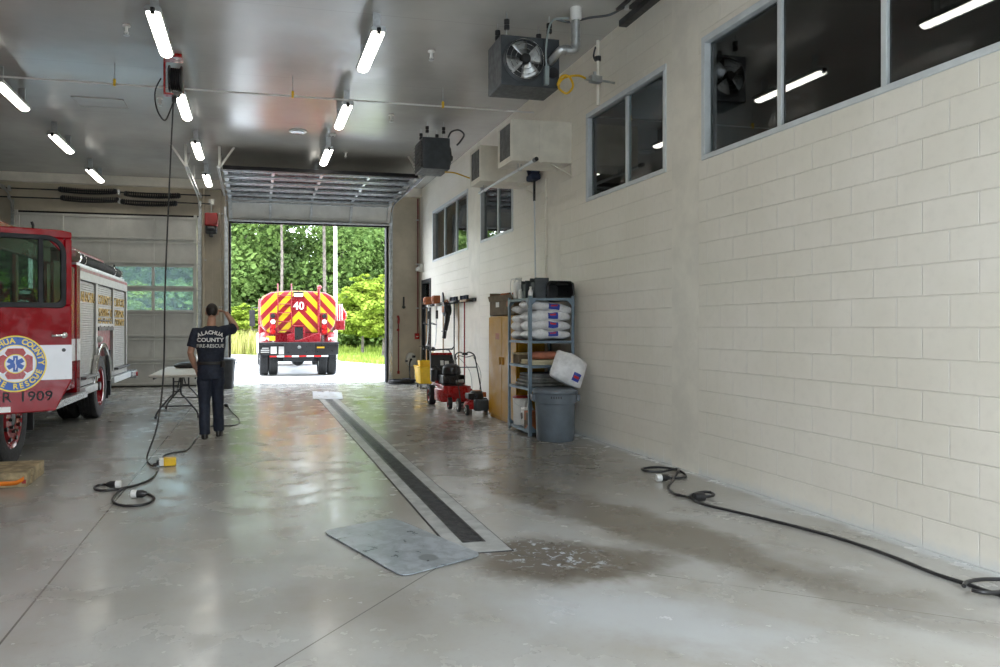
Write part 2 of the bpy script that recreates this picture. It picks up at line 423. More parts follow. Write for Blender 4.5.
# ------------------------------------------------------------------ the room
W, D, CZ = 4.42, 19.2, 5.25
XL, YR = -8.5, -0.8
def wall_holes(axis, plane0, plane1, u0, u1, z1, holes):
    """cells of a wall around its openings; axis 'x': wall in the YZ plane, 'y': wall in the XZ plane"""
    us = sorted({u0, u1, *[h[0] for h in holes], *[h[1] for h in holes]}); zs = sorted({0.0, z1, *[h[2] for h in holes], *[h[3] for h in holes]})
    m = MB()
    for i in range(len(us)-1):
        run = None
        for j in range(len(zs)-1):
            cu, cz = (us[i]+us[i+1])/2, (zs[j]+zs[j+1])/2
            solid = not any(h[0] < cu < h[1] and h[2] < cz < h[3] for h in holes)
            if solid: run = (run[0], zs[j+1]) if run else (zs[j], zs[j+1])
            if run and (not solid or j == len(zs)-2):
                if axis == 'x': m.box((plane0, us[i], run[0]), (plane1, us[i+1], run[1]))
                else: m.box((us[i], plane0, run[0]), (us[i+1], plane1, run[1]))
                run = None
    return m
WIN = [(2.30, 6.476, 3.207, 4.40, [3.303, 4.368, 5.433]), (7.146, 9.077, 3.23, 4.38, [8.07]),
       (11.96, 13.79, 3.205, 4.34, [12.87]), (14.69, 17.77, 3.17, 4.42, [15.72, 16.75])]
DOORW = (18.02, 18.95, 0.0, 2.72)
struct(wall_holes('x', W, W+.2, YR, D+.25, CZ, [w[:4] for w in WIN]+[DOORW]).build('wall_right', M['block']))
D1 = (-.66, 3.52, 0.0, 4.30); D2 = (-5.67, -1.45, 0.0, 4.30)
struct(wall_holes('y', D, D+.25, XL-.2, W, CZ, [D1, D2]).build('wall_back', M['tan']))
struct(wall_holes('y', YR-.25, YR, XL-.2, W+.2, CZ, [(-1.2, 4.2, 0, 4.45)]).build('wall_rear', M['tan']))
wl = MB(); wl.box((XL-.2, YR, 0), (XL, D, CZ))
y = YR+.1
while y < D-.1:
    wl.prism([(0, 0), (.10, 0), (.08, .035), (.02, .035)], CZ, Matrix.Translation((XL, y+.1, 0)) @ Matrix.Rotation(R(-90), 4, 'Z')); y += .3
struct(wl.build('wall_left', M['ribbed'], smooth=0))
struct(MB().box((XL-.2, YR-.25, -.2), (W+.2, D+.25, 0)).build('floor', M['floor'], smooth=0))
struct(MB().box((XL-.2, YR-.25, CZ), (W+.2, D+.25, CZ+.1)).build('ceiling', M['ceil'], smooth=0))
struct(MB().box((XL, D-.18, 5.03), (W, D, CZ)).build('trim_1', M['wallpaint'], smooth=0))      # soffit over the doors
for i, (a, b) in enumerate(((6.55, 7.03), (9.95, 10.45), (13.86, 14.62))):
    struct(MB().box((W-.0015, a, 0), (W+.05, b, CZ)).build('trim_%d' % (i+2), M['wallpaint'], smooth=0))
# the offices behind the inside windows
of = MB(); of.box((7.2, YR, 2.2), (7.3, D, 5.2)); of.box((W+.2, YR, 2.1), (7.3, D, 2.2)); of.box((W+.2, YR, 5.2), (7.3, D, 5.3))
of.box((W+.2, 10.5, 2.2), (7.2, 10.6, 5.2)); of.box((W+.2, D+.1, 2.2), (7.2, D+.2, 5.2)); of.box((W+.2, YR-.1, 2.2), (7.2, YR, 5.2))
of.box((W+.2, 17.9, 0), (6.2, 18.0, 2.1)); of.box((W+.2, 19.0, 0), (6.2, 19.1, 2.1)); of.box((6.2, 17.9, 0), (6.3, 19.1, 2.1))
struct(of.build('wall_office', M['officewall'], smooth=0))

def window(n, y0, y1, z0, z1, mull, blinds=False):
    root = bpy.data.objects.new('window_%d' % n, None); COL.objects.link(root); root.location = (W, (y0+y1)/2, z0); struct(root)
    o = root.location
    f = MB(o); w = .045; a, b = W-.016, W+.085
    f.box((a, y0-.01, z0-.025), (b, y1+.01, z0+w-.02)); f.box((a, y0-.01, z1-w), (b, y1+.01, z1+.02))
    f.box((a, y0-.01, z0+w-.02), (b, y0+w, z1-w)); f.box((a, y1-w, z0+w-.02), (b, y1+.01, z1-w))
    f.build('window_frame', M['alu'], root, bevel=.006)
    for ym in mull: MB(o).box((W+.03, ym-.025, z0+w-.02), (b-.005, ym+.025, z1-w)).build('mullion', M['alu'], root, bevel=.005)
    ys = [y0+w]+mull+[y1-w]
    for i in range(len(ys)-1):
        MB(o).box((W+.055, ys[i]+(.03 if i else 0), z0+w-.02), (W+.061, ys[i+1]-(.03 if i < len(ys)-2 else 0), z1-w)).build('pane', M['wglass'], root, smooth=0)
    if blinds:
        bl = MB(o); z = z1-.1
        while z > z0+.45:
            bl.cbox((W+.3, (y0+y1)/2, z), (.10, y1-y0-.1, .008), (0, 35, 0)); z -= .16
        bl.build('blind_slat', M['blind'], root, smooth=0)
for i, w in enumerate(WIN): window(i+1, *w, blinds=(i == 2))

# door in the block wall at the far corner
dr = bpy.data.objects.new('door_3', None); COL.objects.link(dr); dr.location = (W, 18.485, 0); struct(dr); o = dr.location
f = MB(o); y0, y1, _, z1 = DOORW
f.box((W-.02, y0-.05, 0), (W+.16, y0+.05, z1+.04)); f.box((W-.02, y1-.05, 0), (W+.16, y1+.05, z1+.04)); f.box((W-.02, y0+.05, z1-.06), (W+.16, y1-.05, z1+.04)); f.box((W-.02, y0+.05, 2.10), (W+.16, y1-.05, 2.17))
f.build('door_frame', M['blacksteel'], dr, bevel=.005)
d = MB(o); d.box((W+.05, y0+.05, .01), (W+.095, y0+.2, 2.1)); d.box((W+.05, y1-.2, .01), (W+.095, y1-.05, 2.1)); d.box((W+.05, y0+.2, .01), (W+.095, y1-.2, .35)); d.box((W+.05, y0+.2, 1.9), (W+.095, y1-.2, 2.1)); d.box((W+.05, y0+.2, .95), (W+.095, y1-.2, 1.05))
d.build('door_leaf', M['heater'], dr, bevel=.004)
g = MB(o); g.box((W+.07, y0+.2, .35), (W+.076, y1-.2, .95)); g.box((W+.07, y0+.2, 1.05), (W+.076, y1-.2, 1.9)); g.box((W+.07, y0+.05, 2.17), (W+.076, y1-.05, z1-.06)); g.build('pane', M['wglass'], dr, smooth=0)
MB(o).tube([(W+.05, y0+.13, 1.02), (W-.03, y0+.13, 1.02), (W-.03, y0+.28, 1.02)], .011, 8).build('door_handle', M['steel'], dr)

# ------------------------------------------------------------------ overhead doors
def track_side(root, o, x, side, closed):
    m = MB(o); pts = [(x, D-.09, .02), (x, D-.09, 4.15)]
    for k in range(1, 7): a = math.pi/2*k/6; pts.append((x, D-.09-.6*(1-math.cos(a)), 4.15+.6*math.sin(a)))
    pts.append((x, 15.35, 4.76))
    for i in range(len(pts)-1):
        m.beam(pts[i], pts[i+1], .012, .075, up=(1, 0, 0) if i == 0 else (0, 0, 1))
    for i in (1,): pass
    m.beam((x+side*.02, D-.05, 0), (x+side*.02, D-.05, 4.6), .05, .07)
    m.beam((x+side*.03, 15.35, 4.80), (x+side*.03, 18.6, 4.80), .04, .05)
    m.build('track', M['galv'], root, bevel=.003)
    h = MB(o)
    h.beam((x, 15.45, 4.78), (x, 15.45, 5.25), .05, .05); h.beam((x, 15.45, 4.80), (x-side*.30, 15.45, 5.25), .04, .04); h.beam((x, 15.5, 4.80), (x, 16.3, 5.25), .04, .04)
    h.beam((x, 17.4, 4.78), (x, 17.4, 5.25), .05, .05)
    h.build('hanger', M['offwhite'], root)
def make_overhead(n, x0, x1, closed):
    root = bpy.data.objects.new('door_%d' % n, None); COL.objects.link(root); root.location = ((x0+x1)/2, D, 0); struct(root); o = root.location
    track_side(root, o, x0-.06, -1, closed); track_side(root, o, x1+.06, 1, closed)
    H = .61; wdt = x1-x0; cols = [x0+wdt*k/4 for k in range(5)]
    def section(T, glassy, col, mid_stile=True):
        p = MB(M=Matrix.Translation(-Vector(o)) @ T); st = MB(M=Matrix.Translation(-Vector(o)) @ T); gm = MB(M=Matrix.Translation(-Vector(o)) @ T)
        if glassy:
            p.box((x0, 0, -.004), (x1, .045, .05)); p.box((x0, 0, H-.055), (x1, .045, H+.001))
            for c in cols: p.box((max(x0, c-.035), 0, .05), (min(x1, c+.035), .045, H-.055))
            for k in range(4): gm.box((cols[k]+.035, .02, .05), (cols[k+1]-.035, .026, H-.055))
        else:
            p.box((x0, .012, -.004), (x1, .045, H+.001))
            for k in range(4): pass
        for k, c in enumerate(cols):
            a, b = max(x0, c-.03), min(x1, c+.03)
            if k in (0, 4): a, b = (x0, x0+.09) if k == 0 else (x1-.09, x1)
            st.box((a, -.022, .01), (b, 0.012, H-.02))
        st.beam((x0, -.03, .05), (x1, -.03, .05), .05, .05); st.beam((x0, -.035, H-.05), (x1, -.035, H-.05), .025, .03)
        for xx in (x0+.03, x1-.03): st.cyl((xx, -.03, H-.02), (xx+(.1 if xx > o[0] else -.1), -.03, H-.02), .012, n=8); st.cbox((xx, -.045, H-.01), (.08, .03, .12))
        q = p.build('section', col, root, bevel=.004); st.build('strut', M['galv'] if not closed else col, q, bevel=.003)
        if glassy: gm.build('pane', M['dglass'], q, smooth=0)
    if closed:
        for k in range(7): section(Matrix.Translation((0, D-.10, .02+k*H)), k in (3, 4), M['doorpanel'])
        MB(o).box((x0, D-.1, 0), (x1, D-.05, .022)).build('bottom_seal', M['dark'], root)
        MB(o).box((x0-.1, D-.06, 4.29), (x1+.1, D-.02, 4.34)).build('top_seal', M['dark'], root)
    else:
        js = MB(o)
        for x in (x0, x1-.05): js.box((x, D-.015, 0), (x+.05, D+.25, 4.3))
        js.build('jamb_seal', M['dark'], root)
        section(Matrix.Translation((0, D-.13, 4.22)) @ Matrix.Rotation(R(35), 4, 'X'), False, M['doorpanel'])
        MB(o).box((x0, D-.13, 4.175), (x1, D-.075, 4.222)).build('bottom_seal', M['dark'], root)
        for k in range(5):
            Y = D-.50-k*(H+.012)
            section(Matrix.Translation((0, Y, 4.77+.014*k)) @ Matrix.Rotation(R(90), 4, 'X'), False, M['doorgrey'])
        Y = D-.50-5*(H+.012)
        MB(o).box((x0, Y-.06, 4.80), (x1, Y, 4.88)).build('top_seal', M['dark'], root)
    return root
make_overhead(1, D1[0], D1[1], False)
make_overhead(2, D2[0], D2[1], True)
# ------------------------------------------------------------------ outside
struct(MB().add([(-60, D+.25, -.02), (60, D+.25, -.02), (60, 26, -.03), (12, 26, -.03), (5.0, 29.0, -.03), (4.0, 31.5, -.03), (2.5, 37, -.03), (-.8, 41, -.03), (-60, 44, -.03)],
                [tuple(range(9))]).build('ground', M['asphalt'], smooth=0, fix=False))
struct(MB().add([(-60, YR-.25, -.02), (-60, -60, -.02), (60, -60, -.02), (60, YR-.25, -.02)], [(0, 1, 2, 3)]).build('ground', M['asphalt'], smooth=0, fix=False))
lw = MB(); nx, ny = 40, 24; vs = []; fs = []
for j in range(ny+1):
    for i in range(nx+1):
        X = -70+140*i/nx; Y = 25+65*j/ny
        vs.append((X, Y, -.06+(.0 if Y < 44 else .25*mnoise.noise((X*.1, Y*.1, 0))+.02*(Y-44))))
for j in range(ny):
    for i in range(nx): fs.append((j*(nx+1)+i, j*(nx+1)+i+1, (j+1)*(nx+1)+i+1, (j+1)*(nx+1)+i))
lw.add(vs, fs); struct(lw.build('lawn', M['lawn'], fix=False))

def leafmat(name, cols):
    t = NT(name); v = t.coords()
    c = t.mix(t.ramp(t.noise(v, 1.1, 3), .35, .65), cols[0], cols[1])
    c = t.mix(t.ramp(t.noise(v, 5, 2), .5, .75), c, cols[2])
    d = t.n('ShaderNodeBsdfDiffuse'); t.put(d.inputs[0], c)
    tr = t.n('ShaderNodeBsdfTranslucent'); t.put(tr.inputs[0], c)
    mx = t.n('ShaderNodeMixShader'); mx.inputs[0].default_value = .35
    t.t.links.new(d.outputs[0], mx.inputs[1]); t.t.links.new(tr.outputs[0], mx.inputs[2]); return t.done(mx)
L = [leafmat('leaf_deep', ((.11, .185, .055), (.19, .285, .085), (.28, .38, .13))), leafmat('leaf_pine', ((.10, .17, .065), (.17, .25, .09), (.26, .35, .14))),
     leafmat('leaf_lime', ((.18, .26, .035), (.28, .36, .055), (.38, .45, .09))), leafmat('reed_blade', ((.26, .28, .08), (.42, .40, .15), (.52, .46, .22)))]
M['bark'] = mat('bark_grey', (.13, .11, .095), .9, var=.3, scale=5, bump=.5, bscale=14)
def leaf_cloud(m, blobs, n, size, r):
    tot = sum(b[3]*b[4] for b in blobs)
    for (bx, by, bz, rx, rz) in blobs:
        k = int(n*rx*rz/tot)
        for _ in range(k):
            while True:
                p = Vector((r.uniform(-1, 1), r.uniform(-1, 1), r.uniform(-1, 1)))
                if p.length <= 1: break
            p = p.normalized()*(p.length**.55)
            c = Vector((bx+p.x*rx, by+p.y*rx, bz+p.z*rz))
            s = size*r.uniform(.6, 1.35); E = Euler((r.uniform(-.9, .9), r.uniform(-.9, .9), r.uniform(0, 6.28))).to_matrix()
            q = [E @ Vector(u) for u in ((-s*.5, -s*.12, 0), (0, -s*.42, s*.12), (s*.5, 0, 0), (s*.1, s*.45, s*.14), (-s*.4, s*.3, 0))]
            b = len(m.v); m.v += [c+u for u in q]; m.f.append((b, b+1, b+2, b+3, b+4)); m.mi.append(0)
def tree_kind(name, label, cat, group, h, kind, seed):
    r = random.Random(seed); root = thing(name, label, cat, (0, 0, 0), 0, group)
    tk = MB(); lf = MB(); blobs = []
    if kind == 'broad':
        base = h*.12; tk.tube(spline([(0, 0, 0), (.15, .1, h*.3), (-.1, .05, h*.6), (.1, 0, h*.9)], 4), [.26-.2*i/12 for i in range(13)], 8)
        for k in range(13):
            z = base+(h-base)*(k+.6)/13.5; w = h*.27*math.sin(math.pi*min(1, (.22+.78*(k+1)/14)))*1.05+.5
            a = k*2.4; d = w*.6
            blobs.append((d*math.cos(a), d*math.sin(a), z, w*.72, w*.5))
            tk.tube([(0, 0, max(.6, z-1.2)), (d*math.cos(a)*.8, d*math.sin(a)*.8, z)], [.07, .02], 5)
        leaf_cloud(lf, blobs, 9000, .30, r)
    elif kind in ('pine', 'tallpine'):
        tk.tube(spline([(0, 0, 0), (.12, .05, h*.35), (.0, .1, h*.7), (.05, 0, h)], 4), [(.22-.17*i/12)*(1 if kind == 'pine' else .5) for i in range(13)], 8)
        for k in range(15):
            z = h*((.36 if kind == 'pine' else .60)+(.64 if kind == 'pine' else .40)*k/14.5); w = h*.16*(1.15-.8*k/14.5); a = k*2.4
            e = (w*1.1*math.cos(a), w*1.1*math.sin(a), z+.25)
            tk.tube([(0, 0, z-.2), e], [.05, .02], 5); blobs.append((*e, w*.85, w*.38)); blobs.append((e[0]*.4, e[1]*.4, z+.3, w*.6, w*.3))
        leaf_cloud(lf, blobs, 6000, .27, r)
    elif kind == 'lime':
        tk.tube(spline([(0, 0, 0), (.04, 0, h*.3), (0, .03, h*.85)], 4), [.09-.07*i/8 for i in range(9)], 7)
        for k in range(16):
            z = h*(.26+.70*k/15); w = h*.34*math.sin(math.pi*(.25+.68*k/15)); a = k*2.4; d = w*.55
            blobs.append((d*math.cos(a), d*math.sin(a), z, w*.6, w*.24)); tk.tube([(0, 0, z-.3), (d*math.cos(a), d*math.sin(a), z)], [.03, .012], 5)
        leaf_cloud(lf, blobs, 5200, .20, r)
    elif kind == 'bush':
        for k in range(9):
            a = k*2.4; d = h*.33*(k/9)**.5*1.4; z = h*(.35+.3*math.sin(k*1.7)**2)
            blobs.append((d*math.cos(a), d*math.sin(a), z, h*.42, h*.4)); tk.tube([(0, 0, 0), (d*math.cos(a), d*math.sin(a), z)], [.04, .015], 5)
        leaf_cloud(lf, blobs, 3400, .30, r)
    li = {'broad': 0, 'pine': 1, 'tallpine': 1, 'lime': 2, 'bush': 0}[kind]
    tk.build('trunk', M['bark'], root); lf.build('crown', L[li], root, smooth=0, fix=False)
    return root
GB, GP, GU = 'broadleaf trees of the dense woods', 'pines of the dense woods', 'undergrowth at the edge of the woods'
b0 = tree_kind('broadleaf_tree', 'deep green broadleaf tree in the dense woods beyond the apron', 'tree', GB, 10.2, 'broad', 1)
p0 = tree_kind('pine_tree', 'tall open-crowned pine in the woods beyond the apron', 'tree', GP, 12.6, 'pine', 3)
u0 = tree_kind('bush', 'rounded green bush at the foot of the woods', 'bush', GU, 3.6, 'bush', 5)
k = 0
for row, (Y, dx, off) in enumerate(((52, 4.2, 0), (58, 4.6, 2), (66, 5.2, 1))):
    X = -15+off
    while X < 16:
        x, y2 = X+rng.uniform(-1, 1), Y+rng.uniform(-1.6, 1.6); rz = rng.uniform(0, 6.28); sc = rng.uniform(.85, 1.2)
        src = p0 if (k % 3 == 1) else b0
        if k in (0, 1):
            o = src; o.location = (x, y2, .05); o.rotation_euler.z = rz; o.scale = (sc,)*3
        else: dup(src, (x, y2, .05), rz, scale=(sc, sc, sc*rng.uniform(.9, 1.15)))
        k += 1; X += dx
X = -13; k = 0
while X < 13:
    x, y2 = X+rng.uniform(-.6, .6), 47.5+rng.uniform(-1, 1); sc = rng.uniform(.8, 1.25)
    if k == 0: u0.location = (x, y2, 0); u0.scale = (sc,)*3
    else: dup(u0, (x, y2, 0), rng.uniform(0, 6.28), scale=(sc,)*3)
    k += 1; X += 2.5
l0 = tree_kind('sapling', 'slim yellow-green tree on the lawn, nearest the doorway edge', 'tree', 'yellow-green trees on the lawn', 4.3, 'lime', 9)
l0.location = (6.35, 36.0, -.05)
dup(l0, (6.1, 41.5, -.05), 1.0, 'slim yellow-green tree on the lawn behind another one', (1.15, 1.15, 1.1))
dup(l0, (8.6, 38.5, -.05), 2.2, 'slim yellow-green tree on the lawn mostly hidden by the door jamb', (1.05,)*3)
dup(l0, (-.75, 45.5, -.05), 3.0, 'yellow-green tree over the reeds, left of the tanker truck', (.95, .95, .72))
dup(l0, (-6.6, 43.5, -.05), 4.0, 'yellow-green tree seen through the panes of the closed door', (1.1, 1.1, 1.0))
# slender trunks in front of the woods
tp = tree_kind('pine_tree', 'pine with a thin bare trunk seen above the tanker truck ladder', 'tree', None, 16.0, 'tallpine', 13)
tp.location = (1.49, 44.5, 0)
tq = dup(tp, (4.28, 45.2, 0), 1.4, 'pine with a thin bare trunk close beside the white flagpole', (1.2, 1.2, 1.15))
# reeds
rd = MB(); r = random.Random(4)
for _ in range(5200):
    x = r.uniform(-16, .6); yb = 41.0-.055*x
    y2 = yb+r.uniform(.2, 4.0); h = r.uniform(.7, 1.5); a = r.uniform(0, 6.28); w = .035; lx, ly = r.uniform(-.3, .3), r.uniform(-.3, .3)
    c, s_ = math.cos(a)*w, math.sin(a)*w; b = len(rd.v)
    rd.v += [Vector(q) for q in ((x-c, y2-s_, -.05), (x+c, y2+s_, -.05), (x+c*.7+lx*.4, y2+s_*.7+ly*.4, h*.6), (x-c*.7+lx*.4, y2-s_*.7+ly*.4, h*.6), (x+lx, y2+ly, h))]
    rd.f += [(b, b+1, b+2, b+3), (b+3, b+2, b+4)]; rd.mi += [0, 0]
tag(rd.build('reeds', L[3], smooth=0, fix=False), 'tall pale reeds along the far edge of the apron', 'grass', kind='stuff')
gt = MB()
for _ in range(5200):
    x = r.uniform(3.0, 12); y2 = r.uniform(29, 46)
    if x < 5.2 and y2 < 41-3.4*(x-.0): continue
    if y2 < 29+(5-x)*2.2: continue
    h = r.uniform(.05, .16)*(1 if y2 < 42 else 3); a = r.uniform(0, 6.28); w = .04; c, s_ = math.cos(a)*w, math.sin(a)*w; b = len(gt.v)
    gt.v += [Vector(q) for q in ((x-c, y2-s_, -.06), (x+c, y2+s_, -.06), (x+r.uniform(-.06, .06), y2, h))]; gt.f.append((b, b+1, b+2)); gt.mi.append(0)
tag(gt.build('grass', leafmat('grass_blade', ((.16, .24, .04), (.28, .36, .07), (.38, .44, .12))), smooth=0, fix=False), 'sunlit grass blades across the lawn right of the apron', 'grass', kind='stuff')
# flagpole
fp = thing('flagpole', 'white flagpole standing beyond the tanker truck', 'pole', (3.29, 30.2, -.05)); o = fp.location
MB(o).lathe([(.08, .0), (.08, .5), (.075, 4), (.055, 11)], o, 16).build('pole', M['white'], fp); MB(o).lathe([(.25, 0), (.25, .04), (.16, .07), (.12, .16)], o, 20).build('base_collar', M['steel'], fp)
# bollard
bo = thing('bollard', 'yellow steel bollard guarding the right door jamb outside', 'bollard', (3.60, 19.75, -.02)); o = bo.location
MB(o).lathe([(.065, 0), (.065, 1.02), (.055, 1.06), (.03, 1.085), (.005, 1.09)], o, 18).build('post', M['yellow'], bo); MB(o).lathe([(.10, 0), (.10, .012), (.07, .02)], o, 18).build('base_plate', M['galv'], bo)

# unseen dark bank added behind the camera to fill what glossy surfaces reflect
hb = MB(); n1, n2 = 60, 10; vs = []; fs = []
for i in range(n1+1):
    for j in range(n2+1):
        X = -60+120*i/n1; k = j/n2; z = 8.2*math.sin(k*math.pi/2)+(1.2*mnoise.noise((X*.35, k*4, 3.3)) if j else 0); Y = -24-5*k**2+1.8*mnoise.noise((X*.4, k*5, 7.7)); vs.append((X, Y, max(-.02, z)))
for i in range(n1):
    for j in range(n2): a = i*(n2+1)+j; fs.append((a, a+1, a+n2+2, a+n2+1))
hb.add(vs, fs); struct(hb.build('reflection_bank', mat('reflection_bank_dark', (.035, .05, .025), .95, var=.4, scale=1.2), fix=False, mods=(('SOLIDIFY', {'thickness': 3, 'offset': -1}),)))
# ------------------------------------------------------------------ wheels
def wheel(root, o, c, r, w, rimmat, face=1, steer=0.0, dish=.06, name='wheel'):
    """tyre with tread, dished rim, hub and nuts; axle along x, outer face towards face*x"""
    T = Matrix.Translation(-Vector(o)) @ Matrix.Translation(c) @ Matrix.Rotation(steer, 4, 'Z')
    m = MB(M=T); ri = r*.60
    prof = [(ri, -w*.42), (ri+.03*r, -w*.5), (r*.86, -w*.52), (r*.955, -w*.47), (r*.99, -w*.38)]
    for k in range(4):
        a = -w*.30+k*w*.2
        prof += [(r, a-w*.07), (r, a+w*.05), (r*.975, a+w*.055), (r*.975, a+w*.125)]
    prof = prof[:-2]+[(r*.99, w*.38), (r*.955, w*.47), (r*.86, w*.52), (ri+.03*r, w*.5), (ri, w*.42)]
    vs = []; fs = []; n = 40
    for rr, h in prof:
        for k in range(n): a = 2*math.pi*k/n; vs.append((h, rr*math.cos(a), rr*math.sin(a)))
    P = len(prof)
    for i in range(P):
        for k in range(n): fs.append((i*n+k, i*n+(k+1) % n, ((i+1) % P)*n+(k+1) % n, ((i+1) % P)*n+k))
    m.add(vs, fs); t = m.build(name, M['tire'], root)
    q = MB(M=T); f = face
    q.lathe([(.01, f*(w*.42-dish)), (ri*.55, f*(w*.42-dish)), (ri*.72, f*(w*.42-dish*.9)), (ri*.86, f*w*.34), (ri*.93, f*w*.44), (ri*1.03, f*w*.47), (ri*1.03, f*w*.40), (ri*.98, f*w*.36), (ri*.98, -f*w*.4), (.01, -f*w*.4)], n=36, axis='x')
    q.build('rim', rimmat, t)
    h = MB(M=T); h.lathe([(.01, f*(w*.42+.03)), (ri*.22, f*(w*.42+.02)), (ri*.28, f*(w*.42-dish)), (.01, f*(w*.42-dish-.02))], n=20, axis='x')
    for k in range(10):
        a = 2*math.pi*k/10; y, z = ri*.45*math.cos(a), ri*.45*math.sin(a); x0 = f*(w*.42-dish)
        h.cyl((x0, y, z), (x0+f*.035, y, z), .016*r/.5, n=6)
    for k in range(8):
        a = 2*math.pi*(k+.5)/8; y, z = ri*.74*math.cos(a), ri*.74*math.sin(a); x0 = f*(w*.42-dish*.9)
        h.cyl((x0-f*.02, y, z), (x0+f*.012, y, z), ri*.075, n=10)
    h.build('hub', M['blacksteel'] if rimmat is not M['offwhite'] else M['steel'], t)
    return t

# ------------------------------------------------------------------ fire engine in the left bay
fe = thing('fire_engine', 'old red fire engine with its emblazoned cab door swung open', 'fire engine', (-3.7, 10.8, 0)); o = fe.location
XS, XB = -2.5, -4.9
m = MB(o)
for x in (-4.15, -3.35): m.box((x, 6.2, .52), (x+.1, 15.5, .75))
for y in (6.6, 8.2, 10, 11.5, 13.8, 15.2): m.box((-4.1, y, .55), (-3.3, y+.1, .72))
m.cyl((XB+.1, 12.8, .52), (XS-.1, 12.8, .52), .09); m.sph((-3.7, 12.8, .52), .22); m.cyl((XB+.1, 8.45, .52), (XS-.1, 8.45, .52), .07)
m.box((-4.5, 9.2, .42), (-2.95, 10.6, .72)); m.build('chassis', M['blacksteel'], fe, bevel=.01)
# cab shell with window openings on both sides
m = MB(o)
m.box((XB, 5.7, 2.50), (XS-.04, 9.95, 2.60)); m.box((XB, 5.7, .72), (XS-.06, 9.95, .80))
for (x0, x1) in ((XB, XB+.06), (XS-.10, XS-.04)):
    m.box((x0, 7.55, .80), (x1, 9.95, 1.62)); m.box((x0, 7.55, 2.30), (x1, 9.95, 2.5))
    m.box((x0, 7.55, 1.62), (x1, 7.68, 2.30)); m.box((x0, 8.55, 1.62), (x1, 8.68, 2.30)); m.box((x0, 9.75, 1.62), (x1, 9.95, 2.3)); m.box((x0, 5.7, .8), (x1, 6.42, 1.62)); m.box((x0, 5.7, 1.62), (x1, 5.8, 2.5))
m.box((XB+.06, 6.42, .80), (XB, 7.55, 1.6)); m.box((XB+.06, 6.42, 2.3), (XB, 7.55, 2.5))
m.box((XB, 9.89, .80), (XS-.04, 9.95, 1.6)); m.box((XB, 9.89, 2.2), (XS-.04, 9.95, 2.5)); m.box((XB, 9.89, 1.6), (-4.4, 9.95, 2.2)); m.box((-3.0, 9.89, 1.6), (XS-.04, 9.95, 2.2)); m.box((-3.75, 9.89, 1.6), (-3.65, 9.95, 2.2))
m.box((XB, 5.64, .72), (XS-.04, 5.70, 1.62)); m.box((XB, 5.64, 2.4), (XS-.04, 5.70, 2.6))
m.build('cab', M['red'], fe, bevel=.02)
g = MB(o)
for (x0) in (XB+.02, XS-.075):
    for a, b in ((7.68, 8.55), (8.68, 9.75)): g.box((x0, a, 1.62), (x0+.006, b, 2.3))
g.box((XB, 5.665, 1.62), (XS-.04, 5.672, 2.4)); g.build('cab_window', M['cabglass'], fe, smooth=0)
for (x, y) in ((-3.1, 7.5), (-4.3, 7.5), (-3.1, 9.3), (-4.3, 9.3)):
    s_ = MB(o); s_.cbox((x, y, 1.12), (.5, .5, .16)); s_.cbox((x, y+.22, 1.48), (.48, .12, .62), (-8, 0, 0)); s_.box((x-.2, y-.2, .8), (x+.2, y+.2, 1.05)); s_.build('seat', M['leather'], fe, bevel=.03)
MB(o).tube(spline([(-2.72, 7.62, 1.0), (-2.66, 7.62, 1.3), (-2.66, 7.62, 2.1), (-2.72, 7.62, 2.4)]), .018, 8).build('grab_rail', M['chrome'], fe)
m = MB(o); m.lathe([(.19, 0), (.205, .012), (.19, .024), (.175, .012)], (-3.1, 6.95, 1.55), 24); m.cyl((-3.1, 6.95, 1.56), (-3.1, 6.7, 1.2), .02); m.beam((-3.28, 6.95, 1.562), (-2.92, 6.95, 1.562), .03, .015); m.build('steering_wheel', M['black'], fe)
# pump section
m = MB(o); m.box((XB+.02, 9.98, .62), (XS-.02, 11.29, 2.36)); m.box((XB, 11.12, .55), (XS+.0, 11.33, 2.40)); m.build('pump_housing', M['red'], fe, bevel=.015)
m = MB(o); m.box((XS-.019, 9.98, 1.02), (XS-.014, 11.12, 1.33)); m.box((XS+.001, 11.12, 1.02), (XS+.006, 11.33, 1.33)); m.build('white_stripe', M['whitefilm'], fe, smooth=0)
# rear body
m = MB(o)
m.box((XB, 11.33, 2.20), (XS, 15.3, 2.40)); m.box((XB+.03, 11.33, .64), (XS-.06, 15.27, 2.2))
for (a, b) in ((11.33, 11.37), (12.42, 12.56), (13.85, 13.95), (15.2, 15.3)): m.box((XS-.08, a, .62), (XS, b, 2.2))
m.box((XS-.08, 11.33, .62), (XS, 12.2, .70)); m.box((XS-.08, 13.6, .62), (XS, 15.3, .70)); m.box((XS-.08, 12.56, 1.50), (XS, 13.85, 1.56))
m.build('rear_body', M['silverpanel'], fe, bevel=.008)
def shutter(a, b, z0, z1):
    s_ = MB(o); z = z0
    while z < z1-.001:
        zt = min(z+.036, z1); s_.prism([(0, 0), (.012, .004), (.012, zt-z-.006), (0, zt-z)], b-a, Matrix(((1, 0, 0, XS-.045), (0, 0, 1, a), (0, 1, 0, z), (0, 0, 0, 1)))); z = zt
    q = s_.build('shutter', M['silverpanel'], fe, smooth=0); MB(o).tube([(XS-.03, a+.1, z0+.05), (XS-.012, a+.12, z0+.05), (XS-.012, b-.12, z0+.05), (XS-.03, b-.1, z0+.05)], .012, 6).build('lift_bar', M['black'], q)
shutter(11.37, 12.42, .70, 2.18); shutter(12.56, 13.85, 1.56, 2.18); shutter(13.95, 15.2, .70, 2.18)
m = MB(o); m.box((XS-.075, 12.56, 1.0), (XS-.05, 13.85, 1.5)); m.build('hose_panel', M['reddk'], fe)
m = MB(o); m.beam((XS-.01, 12.58, 1.47), (XS-.01, 13.83, 1.47), .05, .06)
